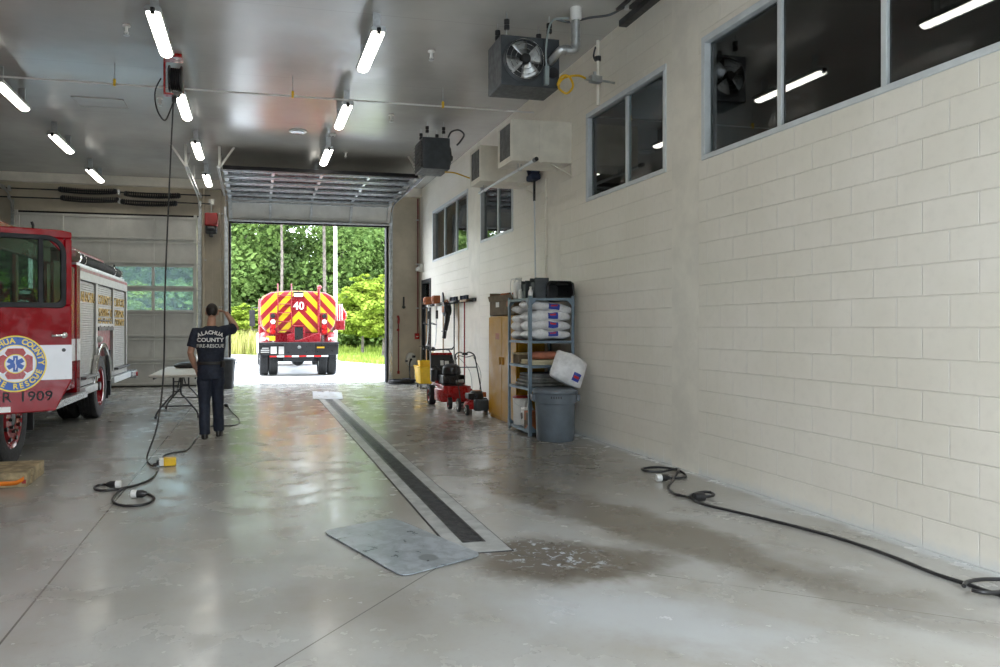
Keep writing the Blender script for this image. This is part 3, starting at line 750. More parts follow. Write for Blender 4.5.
for y in (12.75, 13.1, 13.45, 13.75): m.beam((XS-.02, y, 1.44), (XS-.02, y, 1.52), .05, .05)
m.build('hose_bar', M['black'], fe)
m = MB(o); m.box((XS+.001, 11.36, 2.33), (XS+.007, 15.28, 2.375)); m.build('red_rail_stripe', M['reddk'], fe, smooth=0)
TX = lambda y, z, x=XS-.026: Matrix(((0, 0, 1, x), (1, 0, 0, y), (0, 1, 0, z), (0, 0, 0, 1)))
m = MB(o)
m.text('ALACHUA COUNTY FIRE RESCUE', .22, TX(13.3, 1.95), .012, .004, sx=1.1); m.text('SERVING THE CITIZENS', .19, TX(13.9, 1.74), .01, .004, sx=1.15); m.text('OF ALACHUA COUNTY', .19, TX(13.9, 1.56+.02), .01, .004, sx=1.2)
m.build('lettering', M['gold'], fe, smooth=0)
# fender arch, wheels, steps
m = MB(o); pts_o = []; 
for k in range(13): a = math.pi*(k/12); pts_o.append((12.86-.66*math.cos(a), .56+.68*math.sin(a)))
poly = pts_o+[(12.86-.58*math.cos(math.pi*(1-k/12)), .56+.60*math.sin(math.pi*(1-k/12))) for k in range(13)]
m.prism(poly, .07, Matrix(((0, 0, 1, XS-.03), (1, 0, 0, 0), (0, 1, 0, 0), (0, 0, 0, 1)))); m.build('fender_trim', M['chrome'], fe, bevel=.01)
m = MB(o); m.box((XS-.05, 13.48, .30), (XS+.02, 13.53, 1.1)); m.box((XS-.35, 13.50, .25), (XS-.02, 13.53, .95)); m.build('mud_flap', M['dark'], fe)
for x, f in ((XS-.14, 1), (XS-.47, 1), (XB+.14, -1), (XB+.47, -1)): wheel(fe, o, (x, 12.8, .52), .52, .27, M['red'], f, dish=.10 if f*(x+3.7) > .9 else .02)
wheel(fe, o, (XS-.17, 8.45, .52), .52, .29, M['red'], 1, R(0), -.02); wheel(fe, o, (XB+.17, 8.45, .52), .52, .29, M['red'], -1, 0, -.02)
MB(o).box((XS-.40, 9.12, .30), (XS-.02, 9.16, .78)).build('mud_flap', M['dark'], fe, bevel=.005)
m = MB(o); m.box((XS-.45, 9.2, .52), (XS+.12, 11.2, .56)); m.box((XS+.10, 9.2, .49), (XS+.13, 11.2, .575)); m.build('running_board', M['diamond'], fe, bevel=.006)
m = MB(o); m.box((XS-.02, 11.36, .50), (XS+.07, 12.22, .61)); m.box((XS-.02, 13.6, .50), (XS+.07, 15.3, .61)); m.build('rub_rail', M['alu'], fe, bevel=.012)
m = MB(o)
for a, b in ((11.42, 12.35), (13.98, 15.25)): m.tube([(XS-.01, a, .74), (XS+.05, a, .74), (XS+.05, b, .74), (XS-.01, b, .74)], .02, 8)
m.build('hand_rail', M['black'], fe)
m = MB(o); m.box((XB, 15.3, .50), (XS+.10, 15.85, .60)); m.box((XB, 15.82, .44), (XS+.10, 15.87, .62)); m.build('tailboard', M['diamond'], fe, bevel=.008)
MB(o).cyl((XS+.10, 15.8, .53), (XS+.13, 15.8, .53), .045).build('side_lamp', M['lens'], fe)
m = MB(o); m.sph((XS+.02, 12.62, 1.30), .05); m.cyl((XS-.06, 12.62, 1.30), (XS+.03, 12.62, 1.30), .055); m.build('side_lamp', M['lampclear'], fe)
# suction hose and roof rack on top
m = MB(o); hp = [(XS-.13, 11.62+.1*k, 2.535) for k in range(35)]; m.tube(hp, [.095 if k % 2 else .087 for k in range(35)], 14); hz = m.build('suction_hose', M['hose'], fe, smooth=60)
m = MB(o)
m.lathe([(.07, 0), (.105, 0), (.115, .03), (.115, .07), (.10, .09), (.09, .18), (.07, .18), (.065, .02)], (XS-.13, 11.46, 2.535), 20, 'y'); m.lathe([(.08, 0), (.1, .02), (.1, .15), (.08, .17)], (XS-.13, 14.9, 2.525), 20, 'y')
for y in (11.9, 14.3): m.tube([(XS-.13+.095*math.cos(t*.5236), y, 2.525+.095*math.sin(t*.5236)) for t in range(12)], .012, 6, closed=True)
m.build('coupling', M['chrome'], hz)
m = MB(o); m.box((XS-.30, 11.2, 2.40), (XS-.02, 15.1, 2.44)); m.build('hose_tray', M['galv'], fe)
m = MB(o); m.box((-2.95, 10.5, 2.62), (-2.80, 14.6, 2.76)); m.box((-4.6, 10.5, 2.62), (-4.45, 14.6, 2.76)); m.box((-4.5, 14.2, 2.6), (-2.8, 14.5, 2.74)); m.box((-4.5, 11.4, 2.40), (-2.82, 15.0, 2.62)); m.build('roof_rack', M['reddk'], fe, bevel=.02)
m = MB(o); m.cbox((XS-.35, 15.0, 2.56), (.04, .3, .04), (25, 0, 0)); m.tube([(XS-.2, 15.0, 2.45), (XS-.2, 15.05, 2.72)], .015, 6); m.build('rear_bracket', M['black'], fe)
# the open cab door: hinge at the front, swung out towards the aisle
ang = R(21); hinge = Vector((-2.50, 6.44, 0))
DM = Matrix.Translation(-Vector(o)) @ Matrix(((math.cos(ang), 0, -(-math.sin(ang)), hinge.x), (math.sin(ang), 0, -math.cos(ang), hinge.y), (0, 1, 0, 0), (0, 0, 0, 1)))
# local: x along the door, y up, z out of its painted face (towards the viewer)
T = lambda z=0.0: Matrix.Translation((0, 0, z))
bot = .755
m = MB(M=DM)
m.prism([(0, bot), (.87, .775), (1.0, 1.03), (1.0, 1.69), (0, 1.69)], .05, T(-.05)); m.prism([(0, 1.69), (.10, 1.69), (.10, 2.27), (0, 2.27)], .05, T(-.05))
m.prism([(0, 2.27), (1.0, 2.27), (1.0, 2.33), (.9, 2.345), (0, 2.345)], .05, T(-.05)); m.prism([(.94, 1.69), (1.0, 1.69), (1.0, 2.27), (.94, 2.27)], .05, T(-.05))
m.prism([(.94, 2.27), (.80, 2.27), (.94, 2.13)], .05, T(-.05))
cd = m.build('cab_door', M['red'], fe, bevel=.012)
def rrect(x0, y0, x1, y1, rtr, n=8, rb=.05):
    P = []
    for cx, cy, r_, a0 in ((x1-rb, y0+rb, rb, -90), (x1-rtr, y1-rtr, rtr, 0), (x0+rb, y1-rb, rb, 90), (x0+rb, y0+rb, rb, 180)):
        for k in range(n+1): a = R(a0+90*k/n); P.append((cx+r_*math.cos(a), cy+r_*math.sin(a)))
    return P
A = rrect(.10, 1.665, .955, 2.29, .16); B = rrect(.145, 1.71, .912, 2.25, .115); n = len(A)
m = MB(M=DM)
vs = [(x, y, .016) for x, y in A]+[(x, y, .016) for x, y in B]+[(x, y, -.056) for x, y in A]+[(x, y, -.056) for x, y in B]; fs = []
for k in range(n):
    j = (k+1) % n; fs += [(k, j, n+j, n+k), (2*n+k, 3*n+k, 3*n+j, 2*n+j), (k, 2*n+k, 2*n+j, j), (n+k, n+j, 3*n+j, 3*n+k)]
m.add(vs, fs); m.box((.735, 1.70, -.04), (.775, 2.26, .014)); m.build('window_rubber', M['dark'], cd, bevel=.006)
MB(M=DM).prism(B, .005, T(-.02)).build('window_glass', M['cabglass'], cd, smooth=0)
m = MB(M=DM); m.prism([(.3, 1.045), (1.0, 1.045), (1.0, 1.345), (.3, 1.345)], .002, T(.0005)); m.build('white_panel', M['whitefilm'], cd, smooth=0)
m = MB(M=DM); m.tube(spline([(.84, 1.425, .03), (.87, 1.425, .04), (.93, 1.43, .045)], 4), [.012]*8+[.014], 8); m.sph((.935, 1.43, .03), .028); m.cyl((.935, 1.43, 0), (.935, 1.43, .03), .022); m.build('door_handle', M['chrome'], cd)
MB(M=DM).lathe([(.016, 0), (.016, .006), (.004, .008)], (.935, 1.30, .002), 14).build('lock', M['blacksteel'], cd)
EC = T() @ Matrix.Translation((.565, 1.19, 0))
def disc(m, r_, z, mi, n=48): m.prism([(r_*math.cos(2*math.pi*k/n), r_*math.sin(2*math.pi*k/n)) for k in range(n)], .0012, EC @ T(z), mi)
m = MB(M=DM)
disc(m, .238, .003, 0); disc(m, .226, .0045, 1); disc(m, .160, .006, 0); disc(m, .153, .0075, 2)
cross = []
for k in range(4):
    for da, rr in ((-41, .120), (-24, .141), (0, .130), (24, .141), (41, .120), (45, .080)): a = R(90*k+da); cross.append((rr*math.cos(a), rr*math.sin(a)))
m.prism(cross, .0012, EC @ T(.009), 3); disc(m, .082, .0105, 0); disc(m, .075, .012, 2)
for k in range(3): m.prism([(-.018, -.066), (.018, -.066), (.018, .066), (-.018, .066)], .0012, EC @ T(.0135+.0003*k) @ Matrix.Rotation(R(60*k), 4, 'Z'), 1)
m.tube([(.565, 1.14, .016), (.565, 1.24, .016)], .003, 6, 2); m.tube([(.565+.009*math.sin(t), 1.15+.012*t, .017) for t in range(7)], .0025, 5, 2)
m.arctext('ALACHUA COUNTY', .193, R(90), .062, EC @ T(.006), R(13.6), .03, .001, mi=0); m.arctext('FIRE RESCUE', .193, R(-90), .062, EC @ T(.006), R(13.6), .03, .001, inward=True, mi=0)
m.text('\u00ae', .03, EC @ Matrix.Translation((.165, -.115, .006)), 0, .001, 0)
m.build('emblem', [M['emblemyellow'], M['blue'], M['whitefilm'], M['machred']], cd, smooth=0)
m = MB(M=DM); m.text('R', .12, Matrix.Translation((.50, .905, .002)), .006, .001); m.build('lettering', M['dark'], cd, smooth=0); m = MB(M=DM); m.text('1909', .12, Matrix.Translation((.72, .905, .002)), .006, .001, sx=1.1); m.build('lettering', M['dark'], cd, smooth=0)
MB(M=DM).prism([(.42, .785), (.53, .785), (.53, .83), (.42, .83)], .003, T(.001)).build('plate', M['white'], cd, smooth=0)
MB(M=DM).tube([(.70, 2.34, -.02), (.70, 2.37, -.02), (.69, 2.40, -.02)], .012, 6).build('door_stop', M['black'], cd)

# ------------------------------------------------------------------ tanker outside
def chevron():
    t = NT('chevron_red_yellow'); x, y, z = t.sep(t.coords())
    f = t.math('ADD', t.math('MULTIPLY', t.math('ABSOLUTE', x), 1.05), z)
    s_ = t.math('LESS_THAN', t.math('FRACT', t.math('DIVIDE', t.math('SUBTRACT', f, 1.78), .44)), .52)
    return t.done(t.bsdf(t.mix(s_, (.21, .005, .012), (.52, .38, .01)), .35))
M['chev'] = chevron()
tk = thing('tanker_truck', 'red tanker truck with yellow chevrons, parked outside the open doorway', 'fire truck', (1.33, 22.7, -.02)); o = Vector((1.33, 22.7, -.02))
TO = Matrix.Identity(4)
ta = [(-.95, 1.33), (.95, 1.33), (1.12, 1.55), (1.19, 1.85), (1.19, 2.30), (1.10, 2.47), (.85, 2.60), (.35, 2.65), (-.35, 2.65), (-.85, 2.60), (-1.10, 2.47), (-1.19, 2.30), (-1.19, 1.85), (-1.12, 1.55)]
XZ = lambda y: Matrix(((1, 0, 0, 0), (0, 0, 1, y), (0, 1, 0, 0), (0, 0, 0, 1)))
MB(M=TO).prism(ta, 5.2, XZ(.03)).build('tank', M['truckred'], tk, bevel=.05)
m = MB(M=TO); m.loft([[(x*k, yy, 1.98+(z-1.98)*k) for x, z in ta] for k, yy in ((.985, .035), (.97, 0.0), (.85, -.03), (.3, -.045))]); m.build('rear_panel', M['chev'], tk, bevel=.01, fix=True)
m = MB(M=TO); m.prism([(-.25, 2.02), (-.05, 2.03), (0, 2.07), (.05, 2.03), (.25, 2.02), (.25, 2.34), (.12, 2.52), (-.12, 2.52), (-.25, 2.34)], .02, XZ(-.056)); m.build('number_panel', M['truckred'], tk)
m = MB(M=TO); m.text('40', .34, Matrix(((1, 0, 0, 0), (0, 0, -1, -.058), (0, 1, 0, 2.17), (0, 0, 0, 1))), .012, .004); m.build('number', M['whitefilm'], tk, smooth=0)
m = MB(M=TO)
for x in (-.64, -.22): m.tube([(x, -.09, 1.33), (x, -.09, 2.60), (x, .05, 2.86), (x, .2, 2.86)], .02, 8)
for k in range(5): m.cyl((-.64, -.09, 1.42+.27*k), (-.22, -.09, 1.42+.27*k), .016, n=8)
m.build('ladder', M['truckred'], tk)
m = MB(M=TO); m.tube([(.62, -.08, 1.2), (.62, -.08, 2.72), (.66, 0, 2.80)], .045, 10); m.sph((.64, -.03, 2.76), .075); m.build('vent_pipe', M['truckred'], tk)
m = MB(M=TO); m.box((-.15, -.12, 2.46), (.13, -.03, 2.56)); m.build('top_light', M['lampclear'], tk, bevel=.01)
m = MB(M=TO); m.box((-.17, -.10, 2.57), (.15, -.02, 2.62)); m.build('light_hood', M['black'], tk)
for sx in (-1, 1):
    x = .79*sx; m = MB(M=TO); m.box((x-.1, -.10, 1.27), (x+.1, -.02, 1.96)); q = m.build('lamp_bank', M['truckred'], tk, bevel=.01)
    for z, mt in ((1.86, 'black'), (1.68, 'lampclear'), (1.52, 'lens'), (1.37, 'lens')): MB(M=TO).lathe([(.01, -.03), (.06, -.022), (.075, -.0), (.075, .02), (.01, .02)], (x, -.105, z), 18, 'y').build('lamp', M[mt], q)
m = MB(M=TO); m.box((-.15, -.11, 1.12), (.15, -.02, 1.55)); m.box((-.17, -.12, 1.53), (.17, -.02, 1.58)); m.build('dump_valve', M['black'], tk, bevel=.01)
m = MB(M=TO)
for x0, x1 in ((-.19, -.13), (.13, .19)): m.box((x0, -.14, 1.1), (x1, -.02, 1.56))
m.box((-.19, -.14, 1.52), (.19, -.02, 1.58))
m.build('valve_frame', M['truckred'], tk, bevel=.01)
m = MB(M=TO); m.prism([(-.36, 1.03), (0, 1.03), (.64, 1.09), (.66, 1.30), (.56, 1.33), (0, 1.12), (-.13, 1.11), (-.15, 1.33), (-.36, 1.29)], .05, XZ(-.24)); m.box((-.36, -.24, 1.03), (.55, -.02, 1.07)); m.build('dump_chute', M['truckred'], tk, bevel=.008)
m = MB(M=TO); m.box((-1.0, -.14, 1.10), (-.72, -.12, 1.24)); m.build('number_plate', M['yellow'], tk)
m = MB(M=TO)
for sx in (-1, 1): m.ell([(sx*.98, .45, .98, .26, .62), (sx*.98, .45, 1.12, .26, .62), (sx*.98, .45, 1.30, .22, .56), (sx*.98, .45, 1.36, .12, .4)], 20)
m.build('fender', M['truckred'], tk)
for sx in (-1, 1): MB(M=TO).cbox((sx*1.02, -.14, 1.14), (.22, .03, .09)).build('marker_light', M['lampclear'], tk, bevel=.01)
m = MB(M=TO); m.box((-1.22, -.32, .98), (1.22, .4, 1.05)); m.box((-.46, -.34, .62), (.46, -.2, 1.05)); m.box((-1.22, -.2, .66), (-.46, -.16, .98)); m.box((.46, -.2, .66), (1.22, -.16, .98)); m.box((-1.22, -.32, .96), (-1.1, .1, 1.02)); m.build('bumper', M['black'], tk, bevel=.01)
m = MB(M=TO); m.box((-.62, -.215, .68), (-.44, -.202, .92)); m.box((-.86, -.215, .70), (-.68, -.202, .92)); m.box((-1.12, -.215, .86), (-.92, -.202, .88)); m.box((-1.16, -.215, .80), (-.90, -.202, .82)); m.box((-1.16, -.215, .74), (-.90, -.202, .76)); m.build('bumper_decal', M['white'], tk, smooth=0)
m = MB(M=TO)
for k in range(8): m.box((-.9+k*.225, -.355, .60), (-.9+k*.225+.215, -.33, .645), k % 2)
m.build('reflector_bar', [M['lens'], M['white']], tk, smooth=0)
MB(M=TO).box((.55, -.215, .86), (.78, -.202, .91)).build('yellow_tag', M['yellow'], tk, smooth=0)
MB(M=TO).lathe([(.01, -.02), (.055, -.02), (.055, 0), (.01, 0)], (0, -.345, .90), 16, 'y').build('hitch_ring', M['steel'], tk)
m = MB(M=TO); m.box((-.45, -.1, .45), (.45, 7.2, .72)); m.cyl((-1.0, .5, .50), (1.0, .5, .50), .08); m.sph((0, .5, .5), .22); m.box((-.7, .0, .55), (.7, .25, .85)); m.cyl((-1.0, 6.8, .50), (1.0, 6.8, .50), .07); m.build('chassis', M['blacksteel'], tk, bevel=.02)
for x, f in ((-1.06, -1), (-.77, -1), (.77, 1), (1.06, 1)): wheel(tk, (0, 0, 0), (x, .5, .515), .515, .27, M['offwhite'], f, dish=.08)
for x, f in ((-1.08, -1), (1.08, 1)): wheel(tk, (0, 0, 0), (x, 6.8, .515), .515, .29, M['offwhite'], f, dish=-.02)
m = MB(M=TO); m.box((-1.2, 5.5, .75), (1.2, 7.6, 1.6)); m.box((-1.2, 5.5, 1.6), (1.2, 5.6, 2.55)); m.box((-1.2, 5.5, 2.5), (1.2, 7.1, 2.6)); m.box((-1.2, 7.0, 1.6), (-1.1, 7.1, 2.5)); m.box((1.1, 7.0, 1.6), (1.2, 7.1, 2.5)); m.box((-1.05, 7.6, .8), (1.05, 8.6, 1.7)); m.build('cab', M['truckred'], tk, bevel=.05)
m = MB(M=TO); m.box((-1.19, 5.62, 1.6), (-1.17, 7.0, 2.5)); m.box((1.17, 5.62, 1.6), (1.19, 7.0, 2.5)); m.box((-1.1, 7.06, 1.6), (1.1, 7.08, 2.5)); m.build('cab_window', M['cabglass'], tk, smooth=0)
m = MB(M=TO); m.box((-1.55, 6.9, 1.55), (-1.33, 7.0, 2.2)); m.tube([(-1.2, 6.95, 2.3), (-1.44, 6.95, 2.3), (-1.44, 6.95, 1.4), (-1.2, 6.95, 1.4)], .02, 8); m.box((1.33, 6.9, 1.55), (1.55, 7.0, 2.2)); m.tube([(1.2, 6.95, 2.3), (1.44, 6.95, 2.3), (1.44, 6.95, 1.4), (1.2, 6.95, 1.4)], .02, 8); m.build('mirror', M['black'], tk, bevel=.02)
m = MB(M=TO); m.box((1.22, .9, 1.42), (1.56, 4.4, 1.74)); m.box((1.2, .9, 1.4), (1.26, 4.4, 2.2)); m.build('side_rack', M['truckred'], tk, bevel=.04)
m = MB(M=TO); m.prism([(1.27, 1.75), (1.62, 1.75), (1.64, 1.98), (1.44, 2.26), (1.27, 2.26)], 3.2, XZ(1.0)); q = m.build('folded_tank', M['lens'], tk, bevel=.05)
m = MB(M=TO)
for x in (1.30, 1.38, 1.46): m.box((x, .96, 1.72), (x+.03, 1.0, 2.28))
m.build('rack_bar', M['whitefilm'], q)
MB(M=TO).box((-1.27, .2, .7), (-1.2, 5, 1.3)).build('side_skirt', M['whitefilm'], tk, bevel=.01)
# ------------------------------------------------------------------ ceiling lamps
def make_lamp(label):
    root = thing('ceiling_light', label, 'ceiling light', (0, 0, 4.93), 0, 'strip lights on the ceiling'); 
    m = MB(M=Matrix.Identity(4)); sec = [(-.085, 0.04), (.085, .04), (.095, .075), (.07, .11), (-.07, .11), (-.095, .075)]
    m.prism(sec, 1.34, Matrix(((1, 0, 0, 0), (0, 0, 1, -.67), (0, 1, 0, 0), (0, 0, 0, 1)))); h = m.build('housing', M['galv'], root, bevel=.008)
    c = MB(M=Matrix.Identity(4))
    for y in (-.66, .66): c.cbox((0, y, .045), (.05, .035, .07)); c.cyl((0, y*1.03, .04), (0, y*1.03, .075), .022, n=10)
    c.build('end_clip', M['black'], h, bevel=.005)
    d = MB(M=Matrix.Identity(4)); P = []
    for y, k in ((-.655, .6), (-.64, .9), (-.60, 1), (.60, 1), (.64, .9), (.655, .6)): P.append([(.080*k*math.cos(math.pi+math.pi*j/12), y, .05-.055*k*math.sin(math.pi*j/12)) for j in range(13)])
    d.loft(P); d.build('diffuser', M['lampglow'], root, smooth=60)
    r_ = MB(M=Matrix.Identity(4))
    for y in (-.5, .5): r_.box((-.045, y-.02, .11), (.045, y+.02, .32))
    r_.build('bracket', M['galv'], root)
    return root
ys = [3.4, 6.2, 9.0, 11.88, 14.76, 17.7]
wh = {1.42: 'lamp row over the drain', -1.10: 'lamp row beside the cord reel', -3.58: 'lamp row over the fire engine'}
first = None
for x in (1.42, -1.10, -3.58):
    for y in ys:
        lab = 'strip light, %s, in the %s' % ({3.4: 'overhead and out of frame', 6.2: 'just above the frame', 9.0: 'nearest one fully in view', 11.88: 'second in view', 14.76: 'third in view', 17.7: 'farthest of all'}[y], wh[x])
        if x == -3.58: lab = 'strip light over the fire engine, ' + {9.0: 'outside the view', 11.88: 'cut by the frame edge', 14.76: 'second of three seen'}.get(y, 'nearest the door springs')
        if y < 7 and x == -3.58: continue
        if first is None: first = make_lamp(lab); first.location = (x, y, 4.93)
        else: dup(first, (x, y, 4.93), None, lab)

# ------------------------------------------------------------------ ceiling services
pr = thing('conduit', 'long thin white pipe hung across the whole ceiling', 'pipe', (0, 10.9, 4.95)); o = pr.location
MB(o).cyl((XL+.02, 10.9, 4.95), (4.38, 10.9, 4.95), .014, n=8).build('pipe', M['white'], pr)
for x in (-4.6, -1.95, .55, 2.87): 
    h = MB(o); h.cyl((x, 10.9, 4.96), (x, 10.9, 5.25), .005, n=6); h.build('hanger_rod', M['galv'], pr)
    MB(o).cbox((x, 10.9, 4.975), (.035, .045, .10)).build('clamp', M['yellow'], pr, bevel=.008)
def sprinkler(x, y, lab):
    t = thing('sprinkler_head', lab, 'sprinkler', (x, y, 5.25), 0, 'sprinkler heads on the ceiling'); o = t.location
    MB(o).lathe([(.005, 5.25), (.05, 5.249), (.05, 5.235), (.02, 5.225), (.02, 5.17), (.03, 5.165), (.03, 5.15), (.005, 5.148)], (x, y, 0), n=14).build('body', M['white'], t); m = MB(o); m.lathe([(.004, 0), (.035, .0), (.038, .006), (.004, .008)], (x, y, 5.12), 14); m.cyl((x, y, 5.12), (x, y, 5.16), .008, n=8); m.build('deflector', M['galv'], t)
for x, y, l in ((-1.56, 9.5, 'small white ceiling sprinkler left of the nearest lamp'), (-1.52, 12.4, 'small white ceiling sprinkler beside the hanging cord reel'), (2.34, 9.5, 'small white ceiling sprinkler left of the big unit heater'), (2.35, 12.5, 'small white ceiling sprinkler ahead of the far unit heater'), (1.9, 15.4, 'small white ceiling sprinkler over the raised door')): sprinkler(x, y, l)
t = thing('ceiling_vent', 'round white vent disc flush in the ceiling', 'vent', (.80, 13.93, CZ)); o = t.location
MB(o).lathe([(.01, 5.25), (.17, 5.249), (.17, 5.235), (.145, 5.225), (.01, 5.225)], (.80, 13.93, 0), 28).build('flange', M['offwhite'], t)
MB(o).lathe([(.01, 5.226), (.13, 5.225), (.13, 5.215), (.09, 5.205), (.09, 5.215), (.05, 5.205), (.01, 5.205)], (.80, 13.93, 0), 28).build('grille', M['galv'], t)
t = thing('smoke_detector', 'small round ceiling detector beyond the vent disc', 'detector', (1.48, 14.0, CZ)); o = t.location
MB(o).lathe([(.01, 5.25), (.06, 5.249), (.06, 5.23), (.045, 5.21), (.01, 5.205)], (1.48, 14.0, 0), 18).build('cover', M['white'], t); MB(o).lathe([(.01, 5.206), (.02, 5.205), (.015, 5.198), (.005, 5.196)], (1.48, 14, 0), 12).build('sensor', M['black'], t)
t = thing('access_hatch', 'flush rectangular hatch in the ceiling left of the cord reel', 'hatch', (-2.55, 12.85, CZ)); o = t.location
m = MB(o); a, b, c, d = -2.92, -2.12, 12.60, 13.12
for lo, hi in (((a, c, 5.235), (b, c+.03, 5.25)), ((a, d-.03, 5.235), (b, d, 5.25)), ((a, c, 5.235), (a+.03, d, 5.25)), ((b-.03, c, 5.235), (b, d, 5.25))): m.box(lo, hi)
m.build('hatch_frame', M['ceil'], t, bevel=.003); MB(o).box((a+.03, c+.03, 5.242), (b-.03, d-.03, 5.25)).build('panel', M['ceil'], t)

CX_, HY_, F_ = 412.7, 327., 720.; th = math.atan(157.7/720); c_, s_n = math.cos(th), math.sin(th)
def gz0(x, y, z=.012):
    dx = x-CX_; r_ = (dx*c_+F_*s_n, -dx*s_n+F_*c_, HY_-y); k = (z-1.5)/r_[2]; return (r_[0]*k, r_[1]*k, z)
# cord reel on the ceiling with its drop cord
t = thing('cord_reel', 'black cord reel on a red ceiling bracket, cord hanging to the floor', 'cord reel', (-1.10, 10.45, CZ)); o = t.location; rx, ry = -1.10, 10.45
m = MB(o); m.box((rx-.12, ry-.12, 5.2), (rx+.12, ry+.12, 5.25)); m.box((rx-.13, ry-.06, 4.72), (rx-.105, ry+.06, 5.22)); m.box((rx-.13, ry-.06, 4.70), (rx+.0, ry+.06, 4.725)); m.build('bracket', M['machred'], t, bevel=.006)
m = MB(o); m.lathe([(.02, -.10), (.17, -.095), (.185, -.085), (.185, -.07), (.12, -.06), (.12, .06), (.185, .07), (.185, .085), (.17, .095), (.02, .10)], (rx+.03, ry, 4.93), 28, 'x'); m.cbox((rx+.03, ry, 4.72), (.10, .10, .06)); m.build('drum', M['black'], t)
m = MB(o)
for k in range(5): m.tube([(rx-.02+.025*k, ry+.14*math.cos(a_*.3142), 4.93+.14*math.sin(a_*.3142)) for a_ in range(20)], .012, 6, closed=True)
m.build('wound_cord', M['dark'], t)
m = MB(o)
m.tube(spline([(rx+.03, ry-.05, 4.70), (rx-.05, ry-.06, 4.45), (rx-.10, ry-.2, 4.3), (rx-.2, ry-.15, 4.45), (rx-.24, ry-.05, 4.72), (rx-.17, ry, 4.93)], 6), .010, 6)
m.tube(spline([(rx+.0, ry-.02, 4.70), (rx-.03, ry-.25, 3.4), (rx-.02, ry-.8, 2.0), (-1.09, 9.25, 1.0), (-1.095, 8.75, .4), gz0(147.5, 455, .06), gz0(148.3, 462, .014), gz0(152, 465.4, .014), gz0(157, 465.6, .03)], 8), .0105, 8)
m.build('drop_cord', M['black'], t)
t2 = MB(o); t2.lathe([(.005, 0), (.035, .01), (.035, .08), (.012, .10)], (rx+.01, ry-.02, 4.60), 12); t2.build('cord_stop', M['black'], t)

# yellow power box on the floor with its leads
Zf = .012
t = thing('power_box', 'yellow portable outlet box lying on the floor with cords', 'outlet box', (-.95, 8.16, 0), R(8)); t.scale = (.72, .72, .72); 
m = MB(M=Matrix.Identity(4)); m.box((-.02, -.07, .005), (.16, .07, .125)); m.build('body', M['yellow'], t, bevel=.015)
m = MB(M=Matrix.Identity(4)); m.box((-.085, -.065, .01), (-.015, .065, .12)); m.build('end_cap', M['white'], t, bevel=.012)
m = MB(M=Matrix.Identity(4))
for y in (-.03, .03): m.lathe([(.02, -.12), (.026, -.11), (.026, -.08), (.01, -.078)], (0, y, .07), 12, 'x')
m.lathe([(.012, -.17), (.022, -.15), (.022, -.08), (.01, -.078)], (0, 0, .035), 12, 'x'); m.build('socket', M['blacksteel'], t)
def plug(o, p, d, parent, big=1.0):
    d = Vector(d).normalized(); p = Vector(p)
    q = MB(o).tube([p, p+d*.03, p+d*.04, p+d*.085*big], [.016, .03, .033, .033], 12).build('plug', M['black'], parent)
    MB(o).tube([p+d*.085*big, p+d*.13*big, p+d*.135*big], [.036, .036, .03], 14).build('plug_collar', M['white'], q)
CX_, HY_, F_ = 412.7, 327., 720.; th = math.atan(157.7/720); c_, s_n = math.cos(th), math.sin(th)
def gz(x, y, z=Zf):
    dx = x-CX_; r_ = (dx*c_+F_*s_n, -dx*s_n+F_*c_, HY_-y); k = (z-1.5)/r_[2]; return (r_[0]*k, r_[1]*k, z)
t = thing('extension_cord', 'black extension cord looped on the floor left of the yellow box', 'cord', (-1.1, 7.5, 0)); o = t.location
P1 = [gz(*p) for p in ((157, 471), (152, 478), (141, 483.5), (124, 488), (108, 490.3), (97, 489.8), (94.5, 487.3), (99, 485), (106, 484.6))]
MB(o).tube(spline(P1, 7), .0115, 8).build('cable', M['black'], t)
P2 = [gz(*p, z=.034 if i == 0 else Zf) for i, p in enumerate(((124, 488), (116, 494), (112.6, 499.6), (117, 504), (127.6, 505.7), (143, 504.6), (152, 501), (154, 497.5), (150, 494.8), (146, 493.8)))]
MB(o).tube(spline(P2, 7), .0115, 8).build('cable_branch', M['black'], t)
plug(o, gz(106, 484.6, .034), (1, -.03, 0), t); plug(o, gz(147, 493.6, .034), (-1, .1, 0), t)
t = thing('extension_cord', 'thin black cord snaking past the standing person to a plug', 'cord', (-.6, 9.2, 0)); o = t.location
P3 = [gz(*p) for p in ((163, 461.5), (163.5, 456), (172, 453), (185, 451), (191, 446), (196, 439), (203, 430), (212, 426), (224.8, 425.8), (235, 425), (239.5, 421.5), (237, 416.5), (232, 412), (229.5, 408.5), (227.5, 405.5))]
MB(o).tube(spline(P3, 7), .010, 8).build('cable', M['black'], t); plug(o, gz(227.5, 405.5, .034), (-.5, 1, 0), t)
# the cord by the block wall
t = thing('extension_cord', 'long black extension cord on the floor along the block wall', 'cord', (3.6, 5.0, 0)); o = t.location
P4 = [(670, 477.7), (679, 478), (686, 476), (682, 471.8), (673.6, 469), (656.8, 467), (643.5, 468.3), (645, 470.7), (661, 471.6), (677, 470.9), (678, 473.5), (673.6, 478.8), (668.7, 487), (674, 493.5), (682, 495.7), (689, 497.3), (703, 504), (738, 512.4), (780, 522.5), (824, 534), (860, 545), (896, 558), (936, 574), (964, 583), (990, 592), (1020, 600)]
pts = [gz(*p) for p in P4]; pts[9] = (*pts[9][:2], .034); pts[10] = (*pts[10][:2], .034); pts[4] = (*pts[4][:2], .014)
MB(o).tube(spline(pts, 6), .0115, 8).build('cable', M['black'], t); plug(o, gz(669.5, 477.6, .034), (-1, .1, 0), t)
P5 = [(964, 586), (966, 582.5), (974, 580.3), (988, 579.2), (1008, 580), (1018, 585), (1005, 591), (985, 592.6), (972, 590)]
